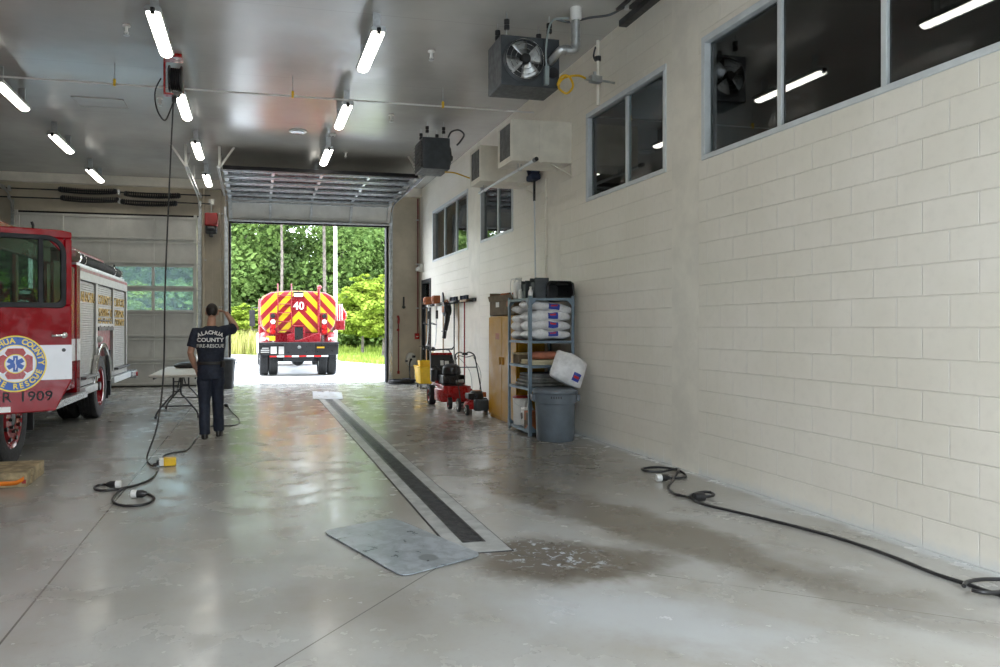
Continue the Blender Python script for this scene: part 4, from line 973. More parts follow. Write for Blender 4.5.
MB(o).tube(spline([gz(*p, z=.034) for p in P5], 6), .0115, 8).build('cable_loop', M['black'], t)
P6 = [(689, 497), (692, 494.5), (699, 492.5), (706, 491.8), (712, 493), (713.5, 495), (709, 496.3), (701, 496.4)]
MB(o).tube(spline([gz(*p, z=.03) for p in P6], 6), .013, 8).build('cable_branch', M['black'], t); q = gz(699, 497, .035); MB(o).lathe([(.01, -.05), (.036, -.045), (.04, 0), (.036, .045), (.01, .05)], q, 16, 'x').build('socket', M['black'], t)

# ------------------------------------------------------------------ trench drain and its loose plates
t = thing('trench_drain', 'long trench drain with black grating set in pale concrete kerbs', 'drain', (1.48, 9.8, 0)); o = t.location
m = MB(o)
for a, b in ((1.295, 1.405), (1.575, 1.685)): m.box((a, 4.58, -.02), (b, 16.9, .004))
m.box((1.405, 4.58, -.02), (1.575, 4.80, .004)); m.build('kerb', M['concrete'], t)
m = MB(o); y = 4.80
while y < 16.9:
    m.box((1.41, y, -.02), (1.57, min(y+.024, 16.9), .003)); y += .036
m.box((1.405, 4.8, -.02), (1.432, 16.9, .005)); m.box((1.548, 4.8, -.02), (1.575, 16.9, .005)); m.build('grating', M['grate'], t, smooth=0)
m = MB(o)
for x in (1.286, 1.688): m.box((x-.006, 4.56, -.02), (x+.006, 16.9, .0025))
m.box((1.28, 4.565, -.02), (1.694, 4.58, .0025)); m.build('joint', M['dark'], t, smooth=0)
def steel_plate():
    t = NT('worn_steel_plate'); v = t.coords(); x, y, z = t.sep(v); n = t.noise(v, 7, 5, .65, .5); n2 = t.noise(v, 30, 4)
    c = t.mix(t.ramp(n, .4, .62), (.32, .36, .40), (.50, .55, .60)); c = t.mix(t.math('MULTIPLY', t.ramp(n2, .6, .75), .35), c, (.24, .2, .16))
    r = t.math('SQRT', t.math('ADD', t.math('POWER', t.math('SUBTRACT', x, .13), 2), t.math('POWER', t.math('ADD', y, .36), 2)))
    c = t.mix(t.math('MULTIPLY', t.ramp(t.math('ADD', r, t.math('MULTIPLY', n, .03)), .07, .09, 1, 0), .7), c, (.16, .18, .18))
    return t.done(t.bsdf(c, t.ramp(n, .3, .7, .26, .45), .55, t.bump(n2, .08, .004)))
M['plate'] = steel_plate()
def plate(cs, lab, r_=.09, z0=.006):
    cx = sum(p[0] for p in cs)/4; cy = sum(p[1] for p in cs)/4; P = []
    for i in range(4):
        a, b, c = Vector(cs[i-1]), Vector(cs[i]), Vector(cs[(i+1) % 4]); u = (a-b).normalized(); w = (c-b).normalized()
        for k in range(7):
            s_ = k/6; P.append((b+u*r_*(1-s_)**2+w*r_*s_**2))
    m = MB(M=Matrix.Identity(4)); m.prism([(p.x-cx, p.y-cy) for p in P], .008, Matrix.Translation((0, 0, 0))); ob = m.build('cover_plate', M['plate'], None, bevel=.002, loc=(cx, cy, z0)); tag(ob, lab, 'plate', 'steel trench covers'); return ob
plate([(.478, 5.27), (1.05, 5.52), (1.46, 4.50), (.86, 4.21)], 'large loose steel plate lying on the floor beside the near drain end')
plate([(1.17, 15.0), (1.30, 16.7), (1.93, 16.4), (1.78, 14.87)], 'steel plate laid over the far end of the drain', .06, .006)

# ------------------------------------------------------------------ timber block with orange strap, by the front wheel
t = thing('cribbing_block', 'stacked timber cribbing block with orange strap by the front wheel', 'wood block', (-2.5, 7.7, 0)); o = t.location
ux = Vector((-.98, .02, 0)).normalized(); CB = Matrix.Translation(Vector((-2.09, 7.36, 0))-Vector(o)) @ Matrix.Rotation(R(2), 4, 'Z')
for z in (0, .07):
    for k in range(4): MB(M=CB).box((-.62, .165*k+.002, z+.001), (-.0+.004*(k % 2), .165*k+.163, z+.069)).build('timber', M['wood'], t, bevel=.006)
m = MB(M=CB); m.tube(spline([(-.30, -.006, .05), (-.22, -.012, .045), (-.14, -.014, .04), (-.06, -.010, .05), (-.02, -.006, .075)], 5), .004, 6)
vs = []; pts = spline([(-.42, -.008, .065), (-.30, -.012, .05), (-.18, -.014, .045), (-.08, -.012, .05), (-.02, -.008, .085)], 5)
vs = [p+Vector((0, 0, -.02)) for p in pts]+[p+Vector((0, -.004, .02)) for p in pts]; n = len(pts)
m = MB(M=CB); m.add(vs, [(i, i+1, n+i+1, n+i) for i in range(n-1)]); m.build('strap', M['orange'], t, fix=False, mods=(('SOLIDIFY', {'thickness': .004}),))
m = MB(M=CB); m.box((-.04, -.004, .035), (-.004, .0, .07)); m.build('strap_staple', M['reddk'], t)

# ------------------------------------------------------------------ folding table with a black bag on it
t = thing('folding_table', 'long white folding table on dark wishbone legs beside the person', 'table', (-1.25, 13.2, 0)); o = t.location
m = MB(o); m.box((-1.63, 11.9, .70), (-.87, 14.34, .745)); m.build('tabletop', M['tabletop'], t, bevel=.018, seg=3)
m = MB(o)
for x in (-1.58, -.94): m.box((x-.012, 12.1, .66), (x+.012, 14.15, .70))
m.build('apron', M['tableleg'], t)
for y, s_ in ((12.4, 1), (13.85, -1)):
    for sx in (-1, 1):
        x = -1.25
        MB(o).tube(spline([(x+sx*.06, y, .70), (x+sx*.06, y, .42), (x+sx*.12, y, .34), (x+sx*.30, y, .12), (x+sx*.335, y, .02)], 5), .0145, 8).build('leg', M['tableleg'], t)
        MB(o).lathe([(.005, 0), (.022, .002), (.022, .03), (.015, .036)], (x+sx*.337, y, .0), 10).build('foot', M['black'], t)
    m = MB(o); m.cyl((-1.49, y, .20), (-1.01, y, .20), .011, n=8); m.cyl((-1.32, y, .44), (-1.18, y, .44), .011, n=8); m.cyl((-1.32, y, .60), (-1.18, y, .60), .010, n=8); m.beam((-1.25, y, .46), (-1.25, y+s_*.5, .67), .025, .008); m.build('brace', M['tableleg'], t)
t = thing('gear_bag', 'flat black bag on the folding table with a strap over its edge', 'bag', (-1.15, 13.9, .745)); o = t.location
m = MB(o); m.ell([(-1.15, 13.9, .747, .27, .19), (-1.15, 13.9, .77, .31, .23), (-1.15, 13.9, .80, .31, .23), (-1.15, 13.9, .84, .22, .17), (-1.14, 13.9, .85, .1, .1)], 24); m.build('bag_body', M['black'], t, smooth=60)
m = MB(o); m.tube(spline([(-1.05, 13.75, .83), (-.92, 13.6, .78), (-.86, 13.5, .74), (-.845, 13.46, .6), (-.84, 13.45, .42)], 5), .012, 6); q = m.build('strap', M['black'], t); MB(o).cbox((-.842, 13.44, .56), (.03, .04, .09), (0, 10, 0)).build('strap_tag', M['lime'], q, bevel=.006)
t = thing('trash_can', 'dark lidded bin standing at the left jamb of the open doorway', 'bin', (-.72, 18.2, 0)); o = t.location
m = MB(o); m.lathe([(.01, .0), (.20, .0), (.21, .02), (.255, .66), (.265, .67), (.265, .70)], (-.72, 18.2, 0), 28); m.build('bin_body', M['blacksteel'], t); m = MB(o); m.lathe([(.01, .755), (.18, .75), (.27, .725), (.285, .70), (.285, .685), (.01, .69)], (-.72, 18.2, 0), 28); m.build('lid', M['heater'], t)
m = MB(o)
for s_ in (-1, 1): m.cbox((-.72+s_*.275, 18.2, .62), (.03, .14, .05))
m.build('bin_handle', M['blacksteel'], t, bevel=.008)

# ------------------------------------------------------------------ back wall bits: springs, reel, pipes
for x0, z, lab in ((-4.62, 4.845, 'upper black torsion spring, left one of its shaft'), (-3.12, 4.80, 'upper black torsion spring, right one of its shaft'), (-4.57, 4.64, 'lower black torsion spring, left one of its shaft'), (-3.20, 4.60, 'lower black torsion spring, right one of its shaft')):
    t = thing('torsion_spring', lab, 'spring', (x0+.5, 18.92, z), 0, 'torsion springs over the closed door'); o = t.location
    L_ = 1.25; m = MB(o); n_ = 30
    m.tube([(x0+L_*i/(n_*10), 18.92+.062*math.cos(i*.6283), z-.03*math.sin(math.pi*i/(n_*10))+.062*math.sin(i*.6283)) for i in range(n_*10+1)], .015, 5); m.build('coil', M['dark'], t)
    m = MB(o)
    for e in (0, L_): m.lathe([(.02, -.05), (.05, -.045), (.065, -.01), (.065, .01), (.05, .045), (.02, .05)], (x0+e, 18.92, z), 14, 'x')
    m.build('end_cone', M['blacksteel'], t)
for z, lab in ((4.83, 'upper steel shaft carrying springs above the closed door'), (4.62, 'lower steel shaft carrying springs above the closed door')):
    t = thing('spring_shaft', lab, 'shaft', (-3.5, 18.92, z), 0, 'shafts above the closed door'); o = t.location
    MB(o).cyl((-6.6, 18.92, z), (-1.1, 18.92, z), .018, n=10).build('rod', M['blacksteel'], t)
    for x in (-5.75, -3.28, -1.35): m = MB(o); m.box((x-.02, 18.88, z-.06), (x+.02, 19.02, z+.06)); m.lathe([(.02, -.03), (.05, -.03), (.05, .03), (.02, .03)], (x, 18.92, z), 16, 'x'); m.build('bearing_plate', M['galv'], t, bevel=.004)
t = thing('cord_reel', 'small red and black reel hung on the pier between the doors', 'cord reel', (-1.08, 18.98, 4.2)); o = t.location
m = MB(o); m.box((-1.24, 18.78, 4.05), (-.92, 19.02, 4.38)); m.build('case', M['reddk'], t, bevel=.03)
m = MB(o); m.box((-1.22, 18.80, 3.86), (-.94, 19.0, 4.05)); m.cyl((-1.17, 18.74, 3.98), (-.99, 18.74, 3.98), .05); m.cbox((-1.08, 18.88, 3.82), (.10, .12, .10)); m.build('cord_guide', M['black'], t, bevel=.02)
m = MB(o); m.tube([(-1.08, 18.95, 4.38), (-1.08, 18.95, 4.62)], .02, 8); m.box((-1.15, 18.92, 4.60), (-1.01, 19.0, 4.74)); m.box((-1.12, 18.98, 4.3), (-1.04, 19.2, 4.4)); m.build('wall_bracket', M['offwhite'], t)
for x, r_, lab, mt in ((-1.29, .04, 'thick tan pipe running down the pier edge beside the closed door', 'tan'), (-.86, .018, 'thin tan conduit down the pier beside the open doorway', 'tan')):
    t = thing('wall_pipe', lab, 'pipe', (x, 19.13, 0)); o = t.location
    MB(o).cyl((x, 19.12, 0.0), (x, 19.12, 5.03), r_, n=12).build('pipe', M[mt], t); m = MB(o)
    for z in (.8, 2.0, 3.2, 4.4): m.box((x-r_-.03, 19.11, z), (x+r_+.03, 19.2, z+.03))
    m.build('strap', M['galv'], t)
struct(sum([], MB()) if False else (lambda m: [m.box((-1.44, 19.16, 0), (-1.36, 19.2, 5.03)), m.box((-.75, 19.15, 0), (-.665, 19.2, 4.5)), m.box((-1.12, 19.17, 0), (-1.06, 19.2, 5.03)), m][-1])(MB()).build('trim_5', M['tan'], smooth=0))
# ------------------------------------------------------------------ unit heaters
def heater(n, o, x0, x1, y0, y1, z0, z1, fan, lab):
    t = thing('unit_heater', lab, 'heater', ((x0+x1)/2, (y0+y1)/2, z0), 0, None); o = t.location; cx, cz = (x0+x1)/2, (z0+z1)/2
    m = MB(o); m.box((x0, y0, z0), (x1, y1, z1)); m.build('casing', M['heater'], t, bevel=.012)
    k = .2
    for (x, y) in ((x0+.1, y0+.08), (x1-.1, y0+.08), (x0+.1, y1-.08), (x1-.1, y1-.08)):
        q = MB(o).cyl((x, y, z1), (x, y, CZ), .006, n=6).build('hanger_rod', M['galv'], t)
        MB(o).lathe([(.01, 0), (.034, .005), (.034, .05), (.022, .06), (.034, .07), (.034, .12), (.01, .125)], (x, y, z1+.09), 12).build('isolator', M['black'], q)
    return t, o
t, o = heater(0, 0, 2.83, 3.57, 8.06, 8.55, 4.36, 4.95, 'y', 'large grey unit heater with exposed fan, hung nearest the camera')
fx, fz, fy = 3.115, 4.665, 8.06
m = MB(o)
for r_, yy in ((.240, -.03), (.250, -.012)): m.tube([(fx+r_*math.cos(k*.15708), fy+yy, fz+r_*math.sin(k*.15708)) for k in range(40)], .013, 8, closed=True)
m.build('fan_shroud', M['heater'], t); MB(o).lathe([(.01, -.003), (.238, -.003), (.238, .004), (.01, .004)], (fx, fy, fz), 40, 'y').build('fan_opening', M['heaterdk'], t)
m = MB(o)
for k in range(4):
    a0 = R(90*k+20); P = []
    for j in range(7):
        rr = .05+.175*j/6; w = .92*(1-.2*j/6)
        P.append([(fx+rr*math.cos(a0+w*u), fy-.012-.045*(u+.5)*(1-.3*j/6), fz+rr*math.sin(a0+w*u)) for u in (-.7, -.35, 0, .35, .7)])
    b = len(m.v); vs = [p for r_ in P for p in r_]; m.add(vs, [(i*5+j, i*5+j+1, (i+1)*5+j+1, (i+1)*5+j) for i in range(6) for j in range(4)])
m.build('fan_blade', M['galv'], t, fix=False, mods=(('SOLIDIFY', {'thickness': .003}),))
m = MB(o); m.lathe([(.01, -.09), (.05, -.088), (.062, -.07), (.062, -.01), (.01, -.005)], (fx, fy, fz), 20, 'y'); m.build('fan_motor', M['black'], t)
m = MB(o)
for r_ in (.12, .18, .235): m.tube([(fx+r_*math.cos(k*.19635), fy-.06+.012*(r_/.235), fz+r_*math.sin(k*.19635)) for k in range(32)], .003, 5, closed=True)
for k in range(4): a = R(45+90*k); m.cyl((fx+.06*math.cos(a), fy-.06, fz+.06*math.sin(a)), (fx+.25*math.cos(a), fy-.01, fz+.25*math.sin(a)), .004, n=5)
m.build('fan_guard', M['steel'], t)
m = MB(o); m.box((3.355, 8.045, 4.38), (3.56, 8.06, 4.93)); m.build('service_panel', M['heater'], t, bevel=.004)
m = MB(o); m.lathe([(.005, -.025), (.065, -.024), (.065, 0), (.005, 0)], (3.475, 8.045, 4.53), 20, 'y'); m.build('air_inlet', M['black'], t)
m = MB(o); m.box((3.36, 8.0, 4.38), (3.41, 8.045, 4.60)); m.tube(spline([(3.385, 8.02, 4.6), (3.36, 7.98, 4.75), (3.38, 7.95, 5.0), (3.45, 7.95, 5.13), (3.62, 7.9, 5.14)], 5), .012, 8); m.build('conduit', M['ribbed'], t)
m = MB(o)   # flue: out of the panel, level run, up to the ceiling
m.tube(spline([(3.44, 8.04, 4.66), (3.46, 7.92, 4.70), (3.50, 7.86, 4.745), (3.55, 7.86, 4.75)], 4), .048, 14); m.cyl((3.52, 7.86, 4.75), (3.64, 7.86, 4.75), .048, n=16)
m.tube(spline([(3.62, 7.86, 4.75), (3.66, 7.86, 4.76), (3.685, 7.86, 4.80), (3.685, 7.86, 4.84)], 4), .054, 14); m.cyl((3.685, 7.86, 4.82), (3.685, 7.86, 5.13), .052, n=16)
for p, d in (((3.56, 7.86, 4.75), (1, 0, 0)), ((3.685, 7.86, 4.87), (0, 0, 1))): p = Vector(p); d = Vector(d); m.cyl(p, p+d*.018, .057, n=16)
fl = m.build('flue_pipe', M['galv'], t); MB(o).cyl((3.685, 7.86, 5.10), (3.685, 7.86, 5.25), .068, n=18).build('flue_collar', M['white'], fl)
m = MB(o); m.tube(spline([(3.55, 8.03, 4.40), (3.53, 7.98, 4.33), (3.61, 7.95, 4.27), (3.69, 7.95, 4.36), (3.65, 7.97, 4.48), (3.56, 7.98, 4.48), (3.52, 8.0, 4.38), (3.60, 8.0, 4.47), (3.80, 8.05, 4.53), (3.93, 8.1, 4.52)], 6), .013, 8); m.build('gas_hose', M['cabletie'], t)
m = MB(o); m.tube([(3.92, 8.1, 4.52), (4.0, 8.12, 4.52)], .02, 8); m.cbox((4.07, 8.13, 4.53), (.15, .07, .08), (0, 0, 10)); m.cyl((4.06, 8.13, 4.56), (4.06, 8.13, 4.62), .02, n=10); m.tube([(4.14, 8.15, 4.53), (4.36, 8.2, 4.53)], .014, 8); m.build('gas_regulator', M['galv'], t)
t, o = heater(0, 0, 2.97, 3.48, 12.7, 13.36, 4.38, 4.95, 'x', 'smaller grey unit heater with louvres, hung farther down the bay')
m = MB(o)
for k in range(8): m.cbox((2.955, 13.03, 4.44+.062*k), (.05, .58, .006), (0, -35, 0))
m.build('louvre', M['heaterdk'], t); MB(o).box((2.963, 12.73, 4.41), (2.968, 13.33, 4.92)).build('louvre_recess', M['heaterdk'], t)
m = MB(o); m.lathe([(.24, 0), (.25, .03), (.22, .06), (.06, .09), (.05, .13), (.01, .135)], (3.48, 13.03, 4.66), 24, 'x'); m.build('fan_shroud', M['heaterdk'], t)
m = MB(o); m.tube(spline([(3.46, 12.75, 4.97), (3.52, 12.75, 5.08), (3.66, 12.75, 5.12), (3.76, 12.75, 5.04), (3.68, 12.75, 4.90), (3.62, 12.75, 4.84)], 6), .016, 8); m.build('conduit', M['heater'], t)
MB(o).tube(spline([(3.42, 12.85, 4.36), (3.6, 12.8, 4.34), (3.9, 12.75, 4.24), (4.15, 12.7, 4.20), (4.41, 12.7, 4.22)], 6), .013, 8).build('gas_hose', M['cabletie'], t)

# conduits and ceiling steel
t = thing('electrical_conduit', 'grey flexible conduit running over the ceiling to a junction box', 'conduit', (3.9, 7.5, CZ)); o = t.location
MB(o).tube(spline([(3.50, 8.0, 5.16), (3.66, 7.95, 5.12), (3.80, 7.75, 5.10), (4.02, 7.7, 5.13), (4.14, 7.62, 5.18), (4.2, 7.58, 5.20)], 6), .014, 8).build('flex', M['heater'], t); m = MB(o); m.cbox((4.22, 7.56, 5.205), (.11, .11, .09)); m.build('junction_box', M['galv'], t, bevel=.01)
t = thing('wall_pipe', 'short white pipe on the wall with a black clip, beside the big heater', 'pipe', (4.39, 8.69, 4.4)); o = t.location
MB(o).cyl((4.385, 8.69, 4.40), (4.385, 8.69, 5.25), .022, n=12).build('pipe', M['wallpaint'], t); m = MB(o); m.lathe([(.022, 0), (.04, .005), (.04, .06), (.022, .065)], (4.385, 8.69, 4.98), 14); m.tube(spline([(4.37, 8.72, 5.18), (4.36, 8.76, 5.08), (4.37, 8.73, 5.0)], 5), .012, 6); m.build('clip', M['blacksteel'], t)
t = thing('ceiling_track', 'dark steel door track hanging from the ceiling along the block wall', 'track', (4.1, 6.0, 5.0)); o = t.location
m = MB(o)
for x, z in ((4.18, 5.0),):
    m.box((x-.05, -1.1, z-.01), (x+.05, 7.66, z)); m.box((x-.05, -1.1, z), (x-.04, 7.66, z+.06)); m.box((x+.04, -1.1, z), (x+.05, 7.5, z+.06))
m.build('channel', M['blacksteel'], t)
m = MB(o); m.box((4.06, -1.1, 5.03), (4.10, 7.3, 5.07)); m.box((3.925, -1.1, 5.02), (3.965, 7.35, 5.05)); m.box((3.965, 6.3, 5.03), (4.15, 6.95, 5.045)); m.build('angle', M['blacksteel'], t)
m = MB(o)
for y in (0.5, 3.5, 6.6):
    for x in (3.95, 4.18): m.box((x-.015, y, 5.0), (x+.015, y+.04, 5.25))
m.build('hanger', M['galv'], t)

# louvred duct boxes on the wall
def duct(y0, y1, z0, z1, lab):
    t = thing('duct_box', lab, 'duct', (W, (y0+y1)/2, z0), 0, 'duct boxes on the block wall'); o = t.location; x0 = 3.50
    m = MB(o); m.box((x0+.02, y0, z0), (W, y1, z1)); m.build('casing', M['beige'], t, bevel=.008)
    m = MB(o); a = .04
    m.box((x0, y0-.004, z0-.004), (x0+.025, y0+a, z1+.004)); m.box((x0, y1-a, z0-.004), (x0+.025, y1+.004, z1+.004)); m.box((x0, y0+a, z1-a), (x0+.025, y1-a, z1+.004)); m.box((x0, y0+a, z0-.004), (x0+.025, y1-a, z0+.075)); m.build('face_frame', M['beige'], t, bevel=.003)
    m = MB(o); m.box((x0+.017, y0+a, z0+.07), (x0+.022, y1-a, z1-a)); m.build('mouth_shade', M['heaterdk'], t)  # flat dark sheet stands in for the shade inside the open mouth
    m = MB(o)
    m.box((x0+.42, y0-.008, z0-.008), (x0+.46, y0, z1)); 
    for z in (z0+.08, z1-.08):
        for x in (x0+.15, x0+.33, W-.08, W-.3): m.lathe([(.002, -.006), (.009, -.004), (.009, 0), (.002, 0)], (x, y0, z), 8, 'y')
    m.build('seam', M['beige'], t)
    m = MB(o); m.beam((W-.01, y0+.03, z0-.16), (W-.32, y0+.03, z0-.01), .03, .012); m.beam((W-.006, y0+.03, z0-.2), (W-.006, y0+.03, z0), .03, .012); m.build('bracket', M['beige'], t)
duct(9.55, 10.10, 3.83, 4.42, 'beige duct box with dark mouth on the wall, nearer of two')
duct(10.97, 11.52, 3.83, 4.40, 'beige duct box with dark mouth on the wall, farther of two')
t = thing('telescopic_pole', 'long grey pole with a black end slung beneath the duct boxes', 'pole', (3.69, 10.3, 3.74)); o = t.location
MB(o).cyl((3.69, 9.14, 3.755), (3.69, 11.6, 3.755), .022, n=12).build('shaft', M['alu'], t); m = MB(o); m.cyl((3.69, 9.08, 3.755), (3.69, 9.16, 3.755), .03, n=12); m.build('end_cap', M['black'], t)
m = MB(o)
for y in (9.7, 11.3): m.box((3.665, y, 3.73), (3.668, y+.03, 3.83)); m.box((3.712, y, 3.73), (3.715, y+.03, 3.83)); m.box((3.665, y, 3.728), (3.715, y+.03, 3.732))
m.build('hook', M['galv'], t)
t = thing('wash_brush', 'dark blue brush on a long pale pole leaning against the block wall', 'brush', (4.30, 10.7, 0)); o = t.location
m = MB(o); m.tube([(4.33, 10.62, .02), (4.33, 10.75, 3.62)], .0135, 8); m.build('handle', M['alu'], t); m = MB(o); m.tube([(4.33, 10.75, 3.5), (4.33, 10.75, 3.82)], .02, 10); m.build('grip', M['black'], t)
m = MB(o); m.cbox((4.315, 10.75, 3.87), (.16, .26, .10)); q = m.build('head', M['brushblue'], t, bevel=.03)
m = MB(o); rr = random.Random(2)
for i in range(9):
    for j in range(5):
        x, y = 4.275+.02*j, 10.64+.027*i; m.cyl((x, y, 3.9), (x+rr.uniform(-.02, .02)+(x-4.325)*.3, y+(y-10.75)*.35, 4.0), .009, n=5)
m.build('bristles', M['brushblue'], q)
t = thing('wall_conduit', 'thin beige conduit running down the block wall below the duct box', 'conduit', (4.40, 10.45, 0)); o = t.location
MB(o).cyl((4.40, 10.46, 0.0), (4.40, 10.46, 3.8), .011, n=8).build('pipe', M['wallpaint'], t); m = MB(o)
for z in (.6, 1.6, 2.6, 3.5): m.box((4.385, 10.435, z), (4.42, 10.485, z+.02))
m.build('strap', M['wallpaint'], t)

# ------------------------------------------------------------------ storage shelf and what stands on it
SX0, SX1, SY0, SY1 = 3.66, 4.33, 9.28, 10.12
t = thing('storage_shelf', 'blue-grey steel shelving unit loaded with sacks against the block wall', 'shelf', ((SX0+SX1)/2, (SY0+SY1)/2, 0)); o = t.location
for x, sx in ((SX0, 1), (SX1, -1)):
    for y, sy in ((SY0, 1), (SY1, -1)):
        m = MB(o); m.box((x, min(y, y+sy*.045), 0), (x+sx*.004, max(y, y+sy*.045), 1.93)) if sx > 0 else m.box((x-.004, min(y, y+sy*.045), 0), (x, max(y, y+sy*.045), 1.93))
        m.box((min(x, x+sx*.045), min(y, y+sy*.004), 0), (max(x, x+sx*.045), max(y, y+sy*.004), 1.93)); m.build('post', M['shelfblue'], t)
LV = (.08, .66, .97, 1.31, 1.90)
for z in LV:
    m = MB(o); m.box((SX0+.006, SY0+.006, z-.004), (SX1-.006, SY1-.006, z))
    for lo, hi in (((SX0+.006, SY0+.004, z-.035), (SX1-.006, SY0+.008, z)), ((SX0+.006, SY1-.008, z-.035), (SX1-.006, SY1-.004, z)), ((SX0+.004, SY0+.006, z-.035), (SX0+.008, SY1-.006, z)), ((SX1-.008, SY0+.006, z-.035), (SX1-.004, SY1-.006, z))): m.box(lo, hi)
    m.build('shelf_board', M['shelfblue'], t)
m = MB(o)
for z, d in ((1.895, -1), (.05, 1)):
    for x, sx in ((SX0, 1), (SX1, -1)):
        for y, yy in ((SY0, -.003), (SY1, .0)): m.prism([(0, 0), (sx*.14, 0), (0, d*.14)], .003, Matrix(((1, 0, 0, x), (0, 0, 1, y+yy), (0, 1, 0, z), (0, 0, 0, 1))))
    for y, sy in ((SY0, 1), (SY1, -1)): m.prism([(0, 0), (sy*.14, 0), (0, d*.14)], .003, Matrix(((0, 0, 1, SX0-.003), (1, 0, 0, y), (0, 1, 0, z), (0, 0, 0, 1))))
m.build('gusset', M['shelfblue'], t)
def sack(name, lab, loc, L_, wd, h, rot, grp, bend=0.0, label_face=True, seed=0, ears=True, lab_uv=((-.10, .36, 2.62, 3.50), (-.02, .26, 2.80, 3.05)), pw=(4.2, .30)):
    """pillow sack: length along local x, printed block on the side that faces -y"""
    root = thing(name, lab, 'sack', loc, 0, grp); root.rotation_euler = tuple(R(a) for a in rot)
    m = MB(M=Matrix.Identity(4)); n_, k_ = 26, 20; rings = []
    def pt(u, a):
        tp = (1-abs(u)**pw[0])**pw[1] if abs(u) < 1 else 0.0
        ca, sa = math.cos(a), math.sin(a); e = .62 if pw[0] > 3 else .92
        y = wd/2*math.copysign(abs(ca)**e, ca)*(.80+.20*tp); z = h/2*math.copysign(abs(sa)**.8, sa)*max(tp, .10)
        x = L_/2*u
        nz = mnoise.noise((x*7+seed*3.1, y*7, z*7+seed))*.045*min(1, tp*2)
        if ears: y *= 1+.06*abs(u)**6
        return (x, y*(1+nz), z+nz*.6+bend*(1-u*u)+h/2)
    us = [-1+2*i/(n_-1) for i in range(n_)]; us = [math.copysign(abs(u)**.75, u) for u in us]
    for u in us: rings.append([pt(u, 2*math.pi*j/k_) for j in range(k_)])
    m.loft(rings); b = m.build('sack_body', M['bag'], root, smooth=70)
    if label_face:
        lb = MB(M=Matrix.Identity(4)); G = 8
        for (u0, u1, a0, a1, mi, off) in ((*lab_uv[0], 0, 1.012), (*lab_uv[1], 1, 1.02)):
            vs = [];
            for i in range(G+1):
                for j in range(G+1):
                    p = Vector(pt(u0+(u1-u0)*i/G, a0+(a1-a0)*j/G)); c = Vector((p.x, 0, h/2+bend*(1-(2*p.x/L_)**2))); vs.append(c+(p-c)*(off+.012))
            lb.add(vs, [(i*(G+1)+j, i*(G+1)+j+1, (i+1)*(G+1)+j+1, (i+1)*(G+1)+j) for i in range(G) for j in range(G)], mi)
        lb.build('printed_label', [M['baglabel'], M['bagred']], b, fix=True)
    return root
G1 = 'white sacks on the shelf'
zz = 1.315
names = ('bottom', 'second', 'third', 'top')
for i, (L_, h, bx, rz_, ry_) in enumerate(((.63, .15, 4.0, 0, 0), (.63, .15, 4.0, 0, 1), (.64, .15, 4.0, 0, -1), (.70, .14, 4.0, 0, 8))):
    lab = ('lowest white sack of the stack facing the camera on the shelf', 'white sack second from the bottom of the stack facing the camera', 'white sack third from the bottom of the stack facing the camera', 'topmost white sack of the stack facing the camera')[i]
    sack('sack', lab, (bx, 9.525, zz+(.012 if i == 3 else 0)), L_, .37, h, (0, ry_, rz_), G1, .01, True, i); zz += h*.84
zz = 1.315
for i, (L_, h, ry_) in enumerate(((.62, .145, 0), (.58, .14, 1), (.60, .145, -1), (.56, .14, 2))):
    lab = ('crumpled pale sack lowest in the rear stack on the shelf', 'crumpled pale sack second from the bottom in the rear stack', 'crumpled pale sack third from the bottom in the rear stack', 'crumpled pale sack topmost in the rear stack on the shelf')[i]
    sack('sack', lab, (3.99-.02*(i % 2), 9.90, zz), L_, .36, h, (0, ry_, 3*(i % 2)), G1, .0, False, 9+i); zz += h*.84
# on top of the shelf
t = thing('spray_jug', 'white plastic jug with dark label on top of the shelf', 'jug', (3.80, 10.02, 1.90)); o = t.location
m = MB(o); m.box((3.72, 9.94, 1.905), (3.90, 10.08, 2.16)); m.build('bottle', M['white'], t, bevel=.03, seg=3); m = MB(o); m.cyl((3.80, 10.0, 2.15), (3.80, 10.0, 2.19), .03); m.cbox((3.78, 10.0, 2.205), (.10, .03, .03)); m.cbox((3.73, 10.0, 2.18), (.015, .02, .06), (0, 25, 0)); m.build('spray_head', M['offwhite'], t, bevel=.005); m = MB(o); m.box((3.78, 9.934, 1.95), (3.88, 9.938, 2.01)); m.build('label', M['baglabel'], t)
m = MB(o); m.tube(spline([(3.72, 10.0, 2.2), (3.66, 9.98, 2.18), (3.65, 9.97, 2.02), (3.69, 9.96, 1.93)], 5), .006, 6); m.build('spray_hose', M['offwhite'], t)
def speaker(x, y, w_, d_, h_, lab, rz_=0):
    t = thing('magazine_file', lab, 'file box', (x, y, 1.902), R(rz_), 'dark file boxes on the shelf'); I = Matrix.Identity(4)
    m = MB(M=I); a = .012
    for lo, hi in (((-w_/2, -d_/2, 0), (w_/2, -d_/2+a, h_)), ((-w_/2, d_/2-a, 0), (w_/2, d_/2, h_)), ((w_/2-a, -d_/2, 0), (w_/2, d_/2, h_)), ((-w_/2, -d_/2, 0), (w_/2, d_/2, a)), ((-w_/2, -d_/2, 0), (-w_/2+a, d_/2, h_*.45))): m.box(lo, hi)
    m.build('box_shell', M['heater'], t, bevel=.004); m = MB(M=I); m.box((-w_/2+a, -d_/2+a, a), (w_/2-a*2, d_/2-a, h_*.8)); m.build('inner_lining', M['heaterdk'], t); return t
speaker(3.87, 9.78, .20, .17, .26, 'dark grey file box beside the jug on top of the shelf')
speaker(3.90, 9.50, .21, .19, .285, 'tall dark grey file box at the shelf corner, nearest of two')
t = thing('aerosol_can', 'small grey can in front of the file boxes on the shelf', 'can', (3.71, 9.74, 1.902)); o = t.location
